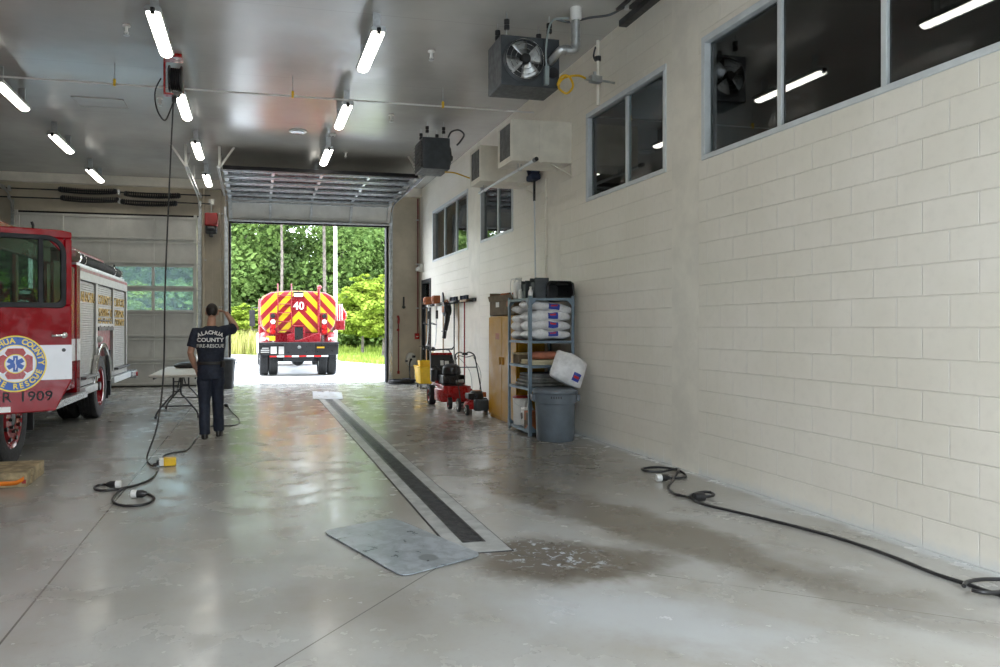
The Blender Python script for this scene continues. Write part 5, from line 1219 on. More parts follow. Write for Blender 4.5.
MB(o).lathe([(.01, 1.902), (.03, 1.902), (.03, 2.0), (.02, 2.02)], (3.71, 9.74, 0), 14).build('can_body', M['offwhite'], t); MB(o).lathe([(.02, 2.02), (.02, 2.045), (.008, 2.05)], (3.71, 9.74, 0), 12).build('cap', M['white'], t)
t = thing('spray_bottle', 'small white bottle against the nearer file box on the shelf', 'bottle', (3.755, 9.46, 1.902)); o = t.location
MB(o).lathe([(.01, 1.902), (.032, 1.902), (.034, 1.98), (.03, 2.0), (.014, 2.03), (.014, 2.04)], (3.755, 9.46, 0), 14).build('bottle_body', M['white'], t); MB(o).lathe([(.018, 2.04), (.018, 2.06), (.006, 2.065)], (3.755, 9.46, 0), 12).build('cap', M['offwhite'], t)
t = thing('tote_bin', 'black open tote lying on its side on top of the shelf', 'tote', (4.16, 9.52, 1.902)); o = t.location
m = MB(o); A_ = [(-.20, 0), (.17, 0), (.20, .05), (.19, .20), (.14, .235), (-.16, .235), (-.20, .19)]
def ring(k, y): return [(4.16+x*k, y, 1.905+.12+(z-.12)*k) for x, z in A_]
m.loft([ring(.90, 9.86), ring(1.0, 9.40), ring(1.03, 9.36), ring(1.03, 9.34), ring(.90, 9.34), ring(.88, 9.40), ring(.78, 9.78)]); m.build('tub', M['black'], t, bevel=.008)
m = MB(o); m.tube([(4.08, 9.335, 2.09), (4.08, 9.31, 2.09), (4.24, 9.31, 2.09), (4.24, 9.335, 2.09)], .008, 6); m.build('tub_handle', M['blacksteel'], t)
# second board from the floor up
t = thing('cloth_bundle', 'salmon folded cloth bundle on a pale slab on the shelf', 'cloth', (4.0, 9.55, 1.06)); o = t.location
m = MB(o); m.ell([(4.02, 9.55, 1.045, .20, .17), (4.02, 9.55, 1.07, .25, .21), (4.02, 9.55, 1.12, .24, .20), (4.01, 9.55, 1.15, .19, .15), (4.0, 9.55, 1.158, .08, .06)], 28); ob = m.build('bundle', M['pink'], t, smooth=70, mods=(('SUBSURF', {'levels': 1, 'render_levels': 1}),)); m = MB(o); m.tube(spline([(3.80, 9.40, 1.09), (4.0, 9.34, 1.10), (4.22, 9.40, 1.09)], 6), .008, 6); m.build('fold', M['pink'], t)
t = thing('foam_slab', 'flat cream foam slab under the salmon cloth on the shelf', 'slab', (4.0, 9.55, .975)); o = t.location
for k in range(2): MB(o).box((3.72+.01*k, 9.34, .974+.034*k), (4.27, 9.76, 1.006+.034*k)).build('layer', M['cream'], t, bevel=.008)
t = thing('wooden_box', 'shallow brown box at the rear of the middle shelf board', 'box', (3.95, 9.95, .972)); o = t.location
m = MB(o); m.box((3.72, 9.82, .973), (4.2, 10.06, 1.10)); m.build('box_body', M['cardboard'], t, bevel=.006); m = MB(o); m.box((3.71, 9.81, 1.10), (4.21, 10.07, 1.125)); m.build('lid', M['wood'], t, bevel=.004)
t = thing('tarp', 'grey folded tarpaulin stacked on the lower shelf board', 'tarp', (4.0, 9.6, .665)); o = t.location; rr = random.Random(8)
for k in range(4): MB(o).cbox((3.98+rr.uniform(-.02, .02), 9.66, .69+.045*k), (.54-.03*k, .50-.02*k, .042), (rr.uniform(-.5, .5), rr.uniform(-.5, .5), rr.uniform(-4, 4))).build('fold', M['greytarp'], t, bevel=.018, seg=3)
# bottom board
def pail(x, y, lab, r_, h_, mt, lid):
    t = thing('pail', lab, 'pail', (x, y, .082), 0, None); o = t.location
    m = MB(o); m.lathe([(.01, .084), (r_*.9, .084), (r_*.92, .10), (r_, .084+h_*.93), (r_*1.05, .084+h_*.94), (r_*1.05, .084+h_), (r_*.97, .084+h_)], (x, y, 0), 22); m.build('pail_body', M[mt], t); MB(o).lathe([(.01, .084+h_+.012), (r_*.9, .084+h_+.012), (r_*1.06, .084+h_), (r_*1.06, .084+h_-.015), (.01, .084+h_-.01)], (x, y, 0), 22).build('lid', M[lid], t)
    m = MB(o); m.tube([(x-r_*1.05*math.cos(a*.314), y-r_*1.08*math.sin(a*.314)*.9, .084+h_*.9-.1*math.sin(a*.314)) for a in range(11)], .003, 5); m.build('bail', M['galv'], t)
pail(3.80, 9.93, 'white pail with a dark red lid on the bottom board of the shelf', .125, .40, 'white', 'reddk')
t = thing('jerry_jug', 'white plastic jug with handle on the bottom shelf board', 'jug', (3.79, 9.66, .082)); o = t.location
m = MB(o); m.box((3.71, 9.58, .084), (3.87, 9.75, .36)); m.build('jug_body', M['white'], t, bevel=.035, seg=3); m = MB(o); m.tube(spline([(3.74, 9.66, .34), (3.75, 9.66, .44), (3.83, 9.66, .44), (3.85, 9.66, .35)], 5), .014, 8); m.cyl((3.79, 9.62, .35), (3.79, 9.62, .42), .025); m.build('jug_handle', M['white'], t); m = MB(o); m.prism([(0, 0), (.07, .03), (.05, .11), (-.02, .09)], .002, Matrix(((0, 0, 1, 3.706), (-1, 0, 0, 9.70), (0, 1, 0, .18), (0, 0, 0, 1)))); m.build('label', M['greytarp'], t)
t = thing('carton', 'small orange-red carton on the bottom shelf board by the post', 'carton', (3.78, 9.45, .082)); o = t.location
m = MB(o); m.box((3.69, 9.38, .084), (3.86, 9.54, .33)); m.build('carton_body', M['rust'], t, bevel=.004); m = MB(o); m.box((3.687, 9.40, .14), (3.69, 9.46, .31)); m.box((3.687, 9.47, .1), (3.69, 9.53, .2)); m.build('panel', M['cardboard'], t)
# bin beside the shelf with a sack on its lid
cx, cy = 3.90, 8.955
t = thing('trash_can', 'large grey round bin standing in front of the storage shelf', 'bin', (cx, cy, 0)); o = t.location
m = MB(o); m.lathe([(.01, 0), (.235, 0), (.245, .015), (.262, .50), (.285, .505), (.288, .62), (.275, .625), (.275, .64), (.25, .64)], (cx, cy, 0), 40); m.build('bin_body', M['bin'], t)
m = MB(o); m.lathe([(.01, .685), (.22, .685), (.27, .675), (.295, .665), (.300, .63), (.285, .63), (.01, .64)], (cx, cy, 0), 40); m.build('lid', M['bin'], t)
m = MB(o)
for a in (R(-15), R(165)): 
    c, s_ = math.cos(a), math.sin(a); MM = Matrix.Translation((cx+.29*c, cy+.29*s_, .565)) @ Matrix.Rotation(a, 4, 'Z'); m.box((-.02, -.08, -.045), (.03, .08, .045), 0, MM)
m.build('bin_handle', M['bin'], t, bevel=.012)
m = MB(o)
for k, a in enumerate((-98, -104, -110, -116, -122)): m.cbox((cx+.289*math.cos(R(a)), cy+.289*math.sin(R(a)), .585), (.004, .016, .03), (0, 0, a))
m.build('embossed_mark', M['black'], t)
sk = sack('sack', 'single white sack propped upright on the lid of the grey bin', (4.09, 9.07, .90), .46, .42, .24, (72, 24, -6), None, 0, True, 31, True, ((.20, .68, 1.75, 2.35), (.26, .60, 1.95, 2.12)), (2.1, .5))
# ------------------------------------------------------------------ yellow cabinet
t = thing('safety_cabinet', 'tall glossy yellow metal cabinet behind the storage shelf', 'cabinet', (3.95, 10.85, 0)); o = t.location
m = MB(o); m.box((3.855, 10.2, .0), (4.28, 11.52, 1.68)); m.build('casing', M['goldcab'], t, bevel=.01)
for a, b, s_ in ((10.21, 10.855, 1), (10.865, 11.51, -1)):
    m = MB(o); m.box((3.825, a, .06), (3.854, b, 1.66)); q = m.build('door', M['goldcab'], t, bevel=.008)
    y = b-.07 if s_ > 0 else a+.07
    m = MB(o); m.box((3.805, y-.012, .90), (3.826, y+.012, 1.02)); m.build('handle', M['goldcab'], q, bevel=.005)
m = MB(o); m.box((3.823, 10.98, 1.30), (3.8255, 11.16, 1.40)); m.build('warning_label', M['rust'], t)
t = thing('cardboard_box', 'worn open cardboard box on top of the yellow cabinet', 'box', (3.95, 10.9, 1.685)); o = t.location
m = MB(o); a = .012; x0, x1, y0, y1, z0, z1 = 3.84, 4.25, 10.35, 11.5, 1.686, 2.06
for lo, hi in (((x0, y0, z0), (x1, y1, z0+a)), ((x0, y0, z0), (x0+a, y1, z1-.06)), ((x1-a, y0, z0), (x1, y1, z1)), ((x0, y0, z0), (x1, y0+a, z1)), ((x0, y1-a, z0), (x1, y1, z1))): m.box(lo, hi)
m.build('carton', M['cardboard'], t, bevel=.003)
m = MB(o); m.cbox((3.815, 10.92, 1.96), (.09, 1.12, .008), (0, 75, 0)); m.build('flap', M['cardboard'], t)
m = MB(o); rr = random.Random(3)
for k in range(9): m.cbox((4.03+rr.uniform(-.1, .1), 10.5+k*.11, 1.92+rr.uniform(-.05, .06)), (.22, .14, .10), (rr.uniform(-40, 40), rr.uniform(-40, 40), rr.uniform(0, 90)), k % 2)
m.build('contents', [M['leather'], M['rust']], t, bevel=.015)
m = MB(o); m.cbox((3.837, 11.1, 1.86), (.003, .16, .08)); m.build('label', M['white'], t)

# ------------------------------------------------------------------ mowers
def small_wheel(root, o, c, r, w, mt='offwhite'): wheel(root, o, c, r, w, M[mt], -1, 0, .02)
t = thing('stand_behind_mower', 'large red commercial mower with black engine beneath the tool rack', 'mower', (3.52, 13.15, 0)); o = t.location
m = MB(o); m.prism([(-.36, -.42), (-.30, -.50), (.30, -.50), (.40, -.42), (.42, .05), (.34, .14), (-.32, .14), (-.40, .05)], .25, Matrix.Translation((3.55, 12.95, .12))); m.build('deck', M['machred'], t, bevel=.025, seg=3)
m = MB(o)
for x in (3.27, 3.83): m.beam((x, 12.46, .40), (x, 13.55, .42), .05, .06)
m.beam((3.22, 12.48, .40), (3.88, 12.48, .40), .06, .06); m.beam((3.25, 13.3, .45), (3.85, 13.3, .45), .07, .07); m.beam((3.2, 12.44, .33), (3.90, 12.44, .33), .03, .10)
m.build('frame', M['machred'], t, bevel=.008)
m = MB(o); m.box((3.30, 12.75, .37), (3.82, 13.15, .42)); m.box((3.36, 12.47, .37), (3.78, 12.70, .40)); m.build('belt_cover', M['black'], t, bevel=.02)
m = MB(o); m.box((3.32, 12.80, .44), (3.84, 13.28, .62)); m.lathe([(.01, .62), (.22, .62), (.23, .66), (.21, .78), (.13, .83), (.01, .84)], (3.58, 13.02, 0), 28); m.cyl((3.40, 12.82, .52), (3.40, 12.78, .52), .07, n=18); m.box((3.70, 12.80, .46), (3.86, 12.98, .62)); m.build('engine', M['black'], t, bevel=.02)
MB(o).cyl((3.80, 12.80, .50), (3.62, 12.77, .48), .045, n=16).build('muffler', M['galv'], t)
m = MB(o); m.prism([(-.32, -.12), (.32, -.12), (.26, .42), (-.30, .46)], .10, Matrix.Translation((3.5, 13.52, .58)) @ Matrix.Rotation(R(78), 4, 'X')); m.build('control_panel', M['black'], t, bevel=.02)
m = MB(o); m.box((3.22, 13.50, 1.00), (3.74, 13.60, 1.045)); m.build('panel_trim', M['machred'], t, bevel=.01)
m = MB(o); m.cbox((3.46, 13.425, .84), (.08, .006, .10), (-12, 0, 0)); m.cbox((3.58, 13.42, .84), (.10, .006, .08), (-12, 0, 0)); m.build('panel_label', M['white'], t)
m = MB(o)
for x, s_ in ((3.24, -1), (3.74, 1)): m.tube(spline([(x, 13.5, .5), (x, 13.6, .95), (x, 13.75, 1.08), (x-s_*.02, 13.95, 1.10)], 5), .018, 8)
m.tube([(3.16, 13.62, 1.10), (3.80, 13.62, 1.12)], .015, 8)
m.tube(spline([(3.20, 13.6, 1.1), (3.12, 13.62, 1.18), (3.02, 13.68, 1.16)], 4), .012, 6); m.tube([(3.74, 13.6, 1.1), (3.82, 13.62, 1.17)], .012, 6)
m.build('handlebar', M['blacksteel'], t)
m = MB(o); m.lathe([(.01, .46), (.12, .46), (.13, .48), (.13, .70), (.10, .74), (.03, .75), (.03, .78), (.01, .78)], (3.30, 13.40, 0), 20); m.build('fuel_tank', M['black'], t)
for x in (3.18, 3.92): wheel(t, o, (x, 13.36, .20), .20, .16, M['machred'], -1, 0, .03)
for x in (3.33, 3.80):
    wheel(t, o, (x, 12.30, .115), .115, .08, M['machred'], -1, 0, .01)
    m = MB(o); m.box((x-.06, 12.28, .10), (x-.05, 12.32, .28)); m.box((x+.05, 12.28, .10), (x+.06, 12.32, .28)); m.box((x-.06, 12.27, .26), (x+.06, 12.33, .29)); m.cyl((x, 12.34, .27), (x, 12.40, .42), .025, n=10); m.build('caster_fork', M['machred'], t, bevel=.004)
m = MB(o); m.cyl((3.18, 13.36, .2), (3.92, 13.36, .2), .025); m.build('axle', M['blacksteel'], t)
t.location.y += .25; t.location.x += .10; t.scale = (.80, .85, .95)
t = thing('push_mower', 'small push mower with looped black handle beside the yellow cabinet', 'mower', (3.72, 11.98, 0), 0); o = t.location
mx, my = 3.70, 11.98
m = MB(o); m.lathe([(.01, .10), (.27, .10), (.275, .13), (.25, .20), (.17, .24), (.01, .245)], (mx, my, 0), 30, sx=.92, sy=1.12); m.build('deck', M['machred'], t)
m = MB(o); m.lathe([(.01, .245), (.13, .25), (.14, .28), (.14, .36), (.10, .41), (.01, .42)], (mx, my+.02, 0), 24); m.box((mx-.20, my-.12, .27), (mx-.08, my+.1, .37)); m.build('engine', M['black'], t, bevel=.012)
m = MB(o); m.lathe([(.01, .42), (.09, .415), (.10, .40), (.10, .38), (.01, .38)], (mx, my+.02, 0), 24); m.cbox((mx+.13, my, .34), (.08, .14, .09)); m.build('engine_cover', M['rust'], t, bevel=.01)
m = MB(o); m.prism([(-.12, 0), (.12, 0), (.15, .10), (-.15, .10)], .20, Matrix.Translation((mx, my-.36, .08))); m.build('front_guard', M['heater'], t, bevel=.02)
for x in (mx-.27, mx+.27):
    for y, r_ in ((my-.26, .095), (my+.30, .125)): wheel(t, o, (x, y, r_), r_, .05, M['offwhite'], 1 if x > mx else -1, 0, .008)
m = MB(o); hp = [(mx-.22, my+.30, .16), (mx-.22, my+.55, .60), (mx-.20, my+.76, .98), (mx-.17, my+.80, 1.05), (mx-.08, my+.82, 1.08), (mx, my+.80, 1.03), (mx+.08, my+.82, 1.08), (mx+.17, my+.80, 1.05), (mx+.20, my+.76, .98), (mx+.22, my+.55, .60), (mx+.22, my+.30, .16)]
m.tube(spline(hp, 5), .0125, 8); m.cyl((mx-.2, my+.66, .8), (mx+.2, my+.66, .8), .010, n=8); m.build('handle', M['black'], t)
m = MB(o); m.tube(spline([(mx-.20, my+.70, .95), (mx-.16, my+.68, 1.02), (mx+.0, my+.70, .99), (mx+.16, my+.68, 1.02), (mx+.20, my+.70, .95)], 5), .008, 6); m.cbox((mx, my+.78, 1.05), (.10, .06, .05)); m.tube(spline([(mx+.16, my+.74, 1.0), (mx+.24, my+.5, .7), (mx+.1, my+.15, .36)], 5), .005, 5); m.tube(spline([(mx-.16, my+.74, 1.0), (mx-.02, my+.4, .75), (mx-.05, my+.12, .42)], 5), .004, 5); m.build('control_lever', M['blacksteel'], t); t.location.x += .06; t.scale = (.92, .92, .96)

# ------------------------------------------------------------------ mop bucket, hose, jug, wall boxes in the far corner
t = thing('mop_bucket', 'yellow wheeled mop bucket in the far corner behind the mower', 'bucket', (4.08, 17.3, 0)); o = Vector(t.location); t.location.x -= .0
m = MB(o); m.loft([[(4.08+sx*w_*k, 17.3+sy*d_*k, z) for sx, sy in ((-1, -.7), (-.8, -1), (.8, -1), (1, -.7), (1, .7), (.8, 1), (-.8, 1), (-1, .7))] for z, w_, d_, k in ((.11, .15, .22, 1), (.13, .17, .24, 1), (.52, .21, .29, 1), (.53, .23, .31, 1), (.55, .23, .31, 1), (.55, .20, .28, 1), (.20, .15, .22, 1))]); m.build('tub', M['yellow'], t, bevel=.008)
m = MB(o); m.loft([[(4.08+sx*w_, 17.18+sy*d_, z) for sx, sy in ((-1, -1), (1, -1), (1, 1), (-1, 1))] for z, w_, d_ in ((.42, .13, .08), (.66, .17, .12), (.68, .17, .12), (.68, .15, .10), (.45, .12, .07))]); m.tube([(4.25, 17.2, .6), (4.27, 17.15, .95)], .014, 8); m.build('wringer', M['yellow'], t, bevel=.006)
for x in (3.95, 4.21):
    for y in (17.12, 17.48): 
        m = MB(o); m.lathe([(.01, -.015), (.035, -.014), (.038, 0), (.035, .014), (.01, .015)], (x, y, .038), 14, 'x'); m.cyl((x, y, .05), (x, y, .12), .012, n=8); m.build('caster', M['black'], t)
t = thing('coiled_hose', 'black hose coiled on the floor under the corner wall box', 'hose', (3.88, 18.72, 0)); o = t.location
m = MB(o); rr = random.Random(6); P = []
for k in range(150):
    a = k*.2618; rad = .27+.05*math.sin(a*.37)+.02*math.sin(a*1.9); P.append((3.80+rad*1.15*math.cos(a), 18.70+rad*math.sin(a), .022+.012*(k/24)+.008*math.sin(a*2.3)))
P += [(3.98, 18.5, .15), (4.02, 18.75, .32), (4.08, 19.0, .55), (4.12, 19.06, .62)]
m.tube(P, .019, 7); m.build('hose_coil', M['dark'], t); MB(o).lathe([(.018, -.08), (.03, -.07), (.03, 0), (.02, .02)], (3.60, 18.6, .03), 12, 'x').build('nozzle', M['blacksteel'], t)
t = thing('wall_box', 'pale round wall reel box with black fittings above the coiled hose', 'box', (4.12, D, .6)); o = t.location
m = MB(o); m.lathe([(.01, 19.2), (.13, 19.2), (.14, 19.18), (.14, 19.08), (.12, 19.05), (.01, 19.045)], (4.14, 0, .62), 24, 'y', sy=1.35); m.build('cover', M['offwhite'], t)
m = MB(o); m.cbox((4.20, 19.03, .70), (.09, .06, .06)); m.cbox((4.00, 19.05, .58), (.06, .10, .05)); m.cyl((4.12, 19.05, .62), (4.12, 19.0, .62), .03); m.build('fitting', M['black'], t, bevel=.008)
t = thing('jug', 'white plastic jug on the floor beside the coiled hose', 'jug', (4.29, 19.0, 0)); o = t.location
m = MB(o); m.lathe([(.01, .0), (.075, .002), (.08, .02), (.08, .20), (.065, .25), (.03, .29), (.022, .30), (.022, .33), (.01, .33)], (4.29, 19.0, 0), 20); m.tube(spline([(4.23, 19.0, .22), (4.21, 19.0, .28), (4.25, 19.0, .32), (4.28, 19.0, .31)], 4), .012, 8); m.build('jug_body', M['white'], t); MB(o).lathe([(.025, .325), (.025, .35), (.01, .352)], (4.29, 19.0, 0), 14).build('cap', M['blue'], t)
t = thing('standpipe', 'thin red pipe running down the back wall beside the doorway', 'pipe', (3.80, 19.15, 0)); o = t.location
MB(o).cyl((3.80, 19.15, .28), (3.80, 19.15, 1.62), .018, n=10).build('pipe', M['redpipe'], t); m = MB(o); m.tube(spline([(3.80, 19.15, 1.6), (3.80, 19.12, 1.72), (3.78, 19.14, 1.8)], 4), .03, 8); m.cbox((3.80, 19.16, .27), (.06, .06, .08)); m.cbox((3.79, 19.16, 1.42), (.06, .06, .06)); m.build('valve', M['reddk'], t)
t = thing('fire_pipe', 'slim dark red pipe rising the full height of the room corner', 'pipe', (4.36, 19.12, 0)); o = t.location
MB(o).cyl((4.34, 19.16, 1.3), (4.34, 19.16, 5.0), .016, n=12).build('pipe', M['redpipe'], t); m = MB(o)
for z in (2.0, 3.2, 4.4): m.box((4.29, 19.14, z), (4.37, 19.2, z+.03))
m.build('strap', M['galv'], t)
t = thing('alarm_station', 'small red fire alarm box in the far corner', 'alarm', (4.30, 19.15, 1.25)); o = t.location
m = MB(o); m.box((4.25, 19.10, 1.17), (4.37, 19.2, 1.33)); m.build('case', M['machred'], t, bevel=.008); m = MB(o); m.box((4.28, 19.09, 1.23), (4.34, 19.105, 1.25)); m.build('pull_handle', M['white'], t)
t = thing('wall_bracket', 'black vertical hardware strip on the wall beside the open doorway', 'bracket', (4.0, 19.17, 2.2)); o = t.location
m = MB(o); m.box((3.93, 19.16, 2.0), (3.97, 19.2, 2.32)); m.build('strip', M['black'], t, bevel=.004); m = MB(o); m.box((3.90, 19.13, 2.02), (3.99, 19.17, 2.06)); m.build('latch', M['blacksteel'], t)
t = thing('emergency_light', 'beige box with a conduit above the far side door', 'light', (4.36, 18.95, 3.1)); o = t.location
m = MB(o); m.box((4.31, 18.83, 3.0), (4.418, 19.06, 3.20)); m.build('case', M['offwhite'], t, bevel=.012)
m = MB(o)
for y in (18.86, 19.03): m.lathe([(.02, -.06), (.055, -.05), (.05, 0), (.01, .0)], (4.31, y, 3.06), 14, 'x')
m.build('lamp_head', M['white'], t); MB(o).cyl((4.405, 18.95, 3.2), (4.405, 18.95, 5.02), .011, n=8).build('conduit', M['offwhite'], t)

# ------------------------------------------------------------------ tool rack
t = thing('tool_rack', 'long dark rail of hooks on the block wall holding garden tools', 'rack', (4.38, 16.2, 2.05)); o = t.location
m = MB(o); m.box((4.385, 14.1, 2.03), (4.42, 18.1, 2.10)); m.build('rail', M['blacksteel'], t, bevel=.004)
hk = MB(o)
for k in range(20):
    y = 14.25+.19*k; hk.tube([(4.39, y, 2.05), (4.28, y, 2.04), (4.26, y, 2.08)], .008, 6); hk.box((4.29, y-.05, 2.02), (4.39, y+.05, 2.03))
hk.build('hook', M['black'], t)
def trimmer(y, lab, zt=2.14, tilt=0):
    t = thing('string_trimmer', lab, 'trimmer', (4.27, y, .93), 0, None); o = t.location; x = 4.27
    m = MB(o); m.tube(spline([(x, y, zt), (x-.01, y, 1.6), (x-.03, y, 1.15), (x-.08, y, 1.0)], 5), .0125, 8); m.build('shaft', M['alu'], t)
    m = MB(o); m.cbox((x-.02, y, zt+.02), (.17, .20, .19)); m.cyl((x-.10, y, zt+.03), (x-.13, y, zt+.03), .07, n=18); m.build('engine', M['rust'], t, bevel=.03)
    m = MB(o); m.cbox((x+.02, y, zt-.11), (.12, .16, .07)); m.build('tank', M['white'], t, bevel=.015)
    m = MB(o); m.tube(spline([(x-.01, y-.02, 1.55), (x-.10, y-.14, 1.58), (x-.12, y, 1.60), (x-.10, y+.14, 1.58), (x-.01, y+.02, 1.55)], 5), .011, 8); m.cbox((x, y, 1.80), (.05, .06, .20)); m.build('grip', M['black'], t, bevel=.01)
    m = MB(o); m.lathe([(.01, 0), (.05, .0), (.06, .03), (.05, .06), (.02, .08)], (x-.09, y, .93), 16); m.prism([(.16*math.cos(R(a)), .16*math.sin(R(a))) for a in range(90, 275, 12)]+[(0, 0)], .012, Matrix.Translation((x-.09, y, 1.01))); m.build('cutting_head', M['black'], t)
trimmer(17.62, 'string trimmer with orange motor hung nearest the far side door'); trimmer(16.78, 'string trimmer with orange motor hung second from the far side door')
t = thing('leaf_blower', 'black leaf blower hanging nozzle down from the tool rack', 'blower', (4.24, 15.75, 1.4)); o = t.location; x, y = 4.24, 15.75
m = MB(o); m.lathe([(.01, -.09), (.12, -.085), (.15, -.04), (.15, .04), (.12, .085), (.01, .09)], (x, y, 1.88), 24, 'x'); m.cbox((x, y+.06, 1.99), (.16, .22, .14)); m.build('blower_body', M['black'], t, bevel=.02); m = MB(o); m.tube(spline([(x, y-.08, 1.86), (x-.02, y-.10, 1.65), (x-.04, y-.02, 1.45), (x-.05, y+.05, 1.25)], 5), [.06]*6+[.055]*5+[.045]*5, 14); m.cyl((x-.05, y-.2, 1.42), (x-.05, y+.25, 1.40), .012, n=8); m.build('nozzle', M['black'], t)
m = MB(o); m.cbox((x-.09, y, 1.90), (.02, .14, .14)); m.tube(spline([(x, y-.1, 2.05), (x, y, 2.12), (x, y+.14, 2.06)], 4), .018, 8); m.build('motor_cover', M['rust'], t, bevel=.01)
def longtool(y, kind, lab, hm='handlewood', top=2.03, bx=4.30):
    nm = {'rake': 'garden_rake', 'broom': 'push_broom', 'shovel': 'shovel', 'squeegee': 'floor_squeegee'}[kind]
    t = thing(nm, lab, nm.split('_')[-1], (bx, y, .1)); o = t.location
    m = MB(o); m.cyl((bx, y, .22 if kind != 'broom' else .3), (bx, y, top), .015, n=10); m.build('handle', M[hm], t); m = MB(o); 
    if kind == 'shovel':
        m = MB(o); n_ = 7; vs = []
        for i in range(n_+1):
            z = top+.28*i/n_; w = .10*(1 if i < 4 else math.cos((i-4)/3.2*1.4))
            for j in range(5): u = -1+j/2; vs.append((bx-.03+.03*u*u, y+w*u, z))
        m.add(vs, [(i*5+j, i*5+j+1, i*5+j+6, i*5+j+5) for i in range(n_) for j in range(4)]); m.build('blade', M['blacksteel'], t, fix=False, mods=(('SOLIDIFY', {'thickness': .004}),))
    elif kind == 'rake':
        m.box((bx-.02, y-.20, top), (bx+.01, y+.20, top+.025))
        for k in range(12): m.tube([(bx-.01, y-.19+.0345*k, top+.012), (bx-.06, y-.19+.0345*k, top+.02), (bx-.09, y-.19+.0345*k, top-.02)], .006, 6)
        m.build('rake_head', M['blacksteel'], t)
    else:
        m.box((bx-.04, y-.24, top), (bx+.03, y+.24, top+.05)); q = m.build('head', M['heaterdk' if kind == 'squeegee' else 'handlewood'], t, bevel=.008); m = MB(o)
        for k in range(24): m.cbox((bx-.005, y-.23+.02*k, top+.09), (.05, .017, .09), (0, 0, k*7))
        m.build('bristles', M['brushblue'], q)
longtool(14.55, 'broom', 'push broom hung head up at the near end of the tool rack', 'reddk'); longtool(14.98, 'rake', 'wooden rake hung head up beside the push broom', 'handlewood'); longtool(15.35, 'squeegee', 'dark squeegee broom hung between the rake and the blower', 'blacksteel')
longtool(16.3, 'shovel', 'wooden shovel hung blade up between the blower and the trimmers', 'handlewood'); longtool(17.98, 'rake', 'wooden rake hung at the end of the tool rack nearest the side door', 'handlewood', 1.98)

# ------------------------------------------------------------------ person
pt = thing('person', 'person in navy shirt and trousers walking away, right hand raised to the head', 'person', (-.585, 10.08, 0))
I4 = Matrix.Identity(4); RM = lambda v: (('REMESH', {'mode': 'VOXEL', 'voxel_size': v, 'use_smooth_shade': True}), ('SMOOTH', {'factor': .5, 'iterations': 4}))
m = MB(M=I4)
# head, neck and trunk
hx, hy = .015, .045
m.sph((hx, hy, 1.715), .1, 24, sc=(.76, .95, 1.02)); m.sph((hx, hy+.035, 1.655), .07, 18, sc=(.80, .85, .95)); m.sph((hx, hy+.095, 1.615), .025, 12)
m.tube([(hx, hy+.115, 1.70), (hx, hy+.128, 1.665), (hx, hy+.105, 1.652)], [.008, .014, .01], 8)
for s_ in (-1, 1): m.sph((hx+s_*.079, hy+.0, 1.69), .03, 12, sc=(.35, .7, 1.05)); m.sph((hx+s_*.03, hy+.085, 1.695), .014, 10)
m.tube([(hx-.02, hy+.103, 1.632), (hx, hy+.110, 1.633), (hx+.02, hy+.103, 1.632)], .007, 8)
m.tube([(.005, .02, 1.44), (.008, .025, 1.53), (hx, hy-.005, 1.62)], [.066, .058, .056], 16)
m.ell([(0, .02, .92, .155, .105), (0, .02, 1.0, .16, .11), (0, .02, 1.12, .15, .105), (0, .025, 1.28, .17, .115), (0, .02, 1.40, .18, .11), (.0, .02, 1.46, .13, .085), (0, .02, 1.50, .06, .05)], 24)
def limb(pts, rad, n=14): m.tube(pts, rad, n)
SHL, ELL_, WRL = (-.195, .02, 1.43), (-.262, .0, 1.15), (-.205, .12, .935)
SHR, ELR, WRR = (.195, .02, 1.45), (.335, .16, 1.49), (.195, .10, 1.70)
L3 = lambda a, b, k: tuple(a[i]+(b[i]-a[i])*k for i in range(3))
for sh, el, wr in ((SHL, ELL_, WRL), (SHR, ELR, WRR)):
    limb([L3(sh, (0, .02, 1.42), .4), sh, L3(sh, el, .4), el, L3(el, wr, .3), L3(el, wr, .75), wr], [.06, .062, .054, .043, .045, .034, .028])
HL, KL, AL = (-.09, .02, .93), (-.085, .06, .50), (-.075, -.03, .10); HR, KR, AR = (.09, .02, .93), (.085, .13, .51), (.10, .20, .115)
for a, b, c in ((HL, KL, AL), (HR, KR, AR)): limb([a, L3(a, b, .4), b, L3(b, c, .3), L3(b, c, .8), c], [.09, .08, .058, .058, .042, .04])
def hand(w, d, up, curl):
    """palm along d from wrist w, back of hand faces up; four fingers and a thumb"""
    w = Vector(w); d = Vector(d).normalized(); up = Vector(up); up = (up-d*up.dot(d)).normalized(); s_ = d.cross(up)
    m.loft([[tuple(w+d*t_+s_*(wd*math.cos(a))+up*(.013*math.sin(a))) for a in [2*math.pi*j/12 for j in range(12)]] for t_, wd in ((-.005, .026), (.03, .036), (.07, .041), (.092, .039))])
    for k, (off, ln) in enumerate(((-.030, .062), (-.010, .074), (.010, .078), (.029, .070))):
        p = w+d*.085+s_*off; P = [p]; dd = d
        for j in range(3):
            dd = (dd*math.cos(curl)-up*math.sin(curl)).normalized() if True else dd
            up2 = up; p = p+dd*(ln*(.42, .33, .25)[j]); P.append(p); up = (up2+dd*0).normalized()
        m.tube(P, [.0095, .009, .0082, .0065], 8)
    p = w+d*.03+s_*.034; m.tube([p, p+d*.03+s_*.022-up*.008, p+d*.06+s_*.026-up*.016], [.012, .0105, .008], 8)
hand(WRL, (.25, .35, -.9), (-.8, .2, -.2), .35); hand(WRR, (-.80, -.30, .30), (.25, .1, 1.0), .25)
m.build('body', M['skin'], pt, smooth=180, mods=RM(.0075))
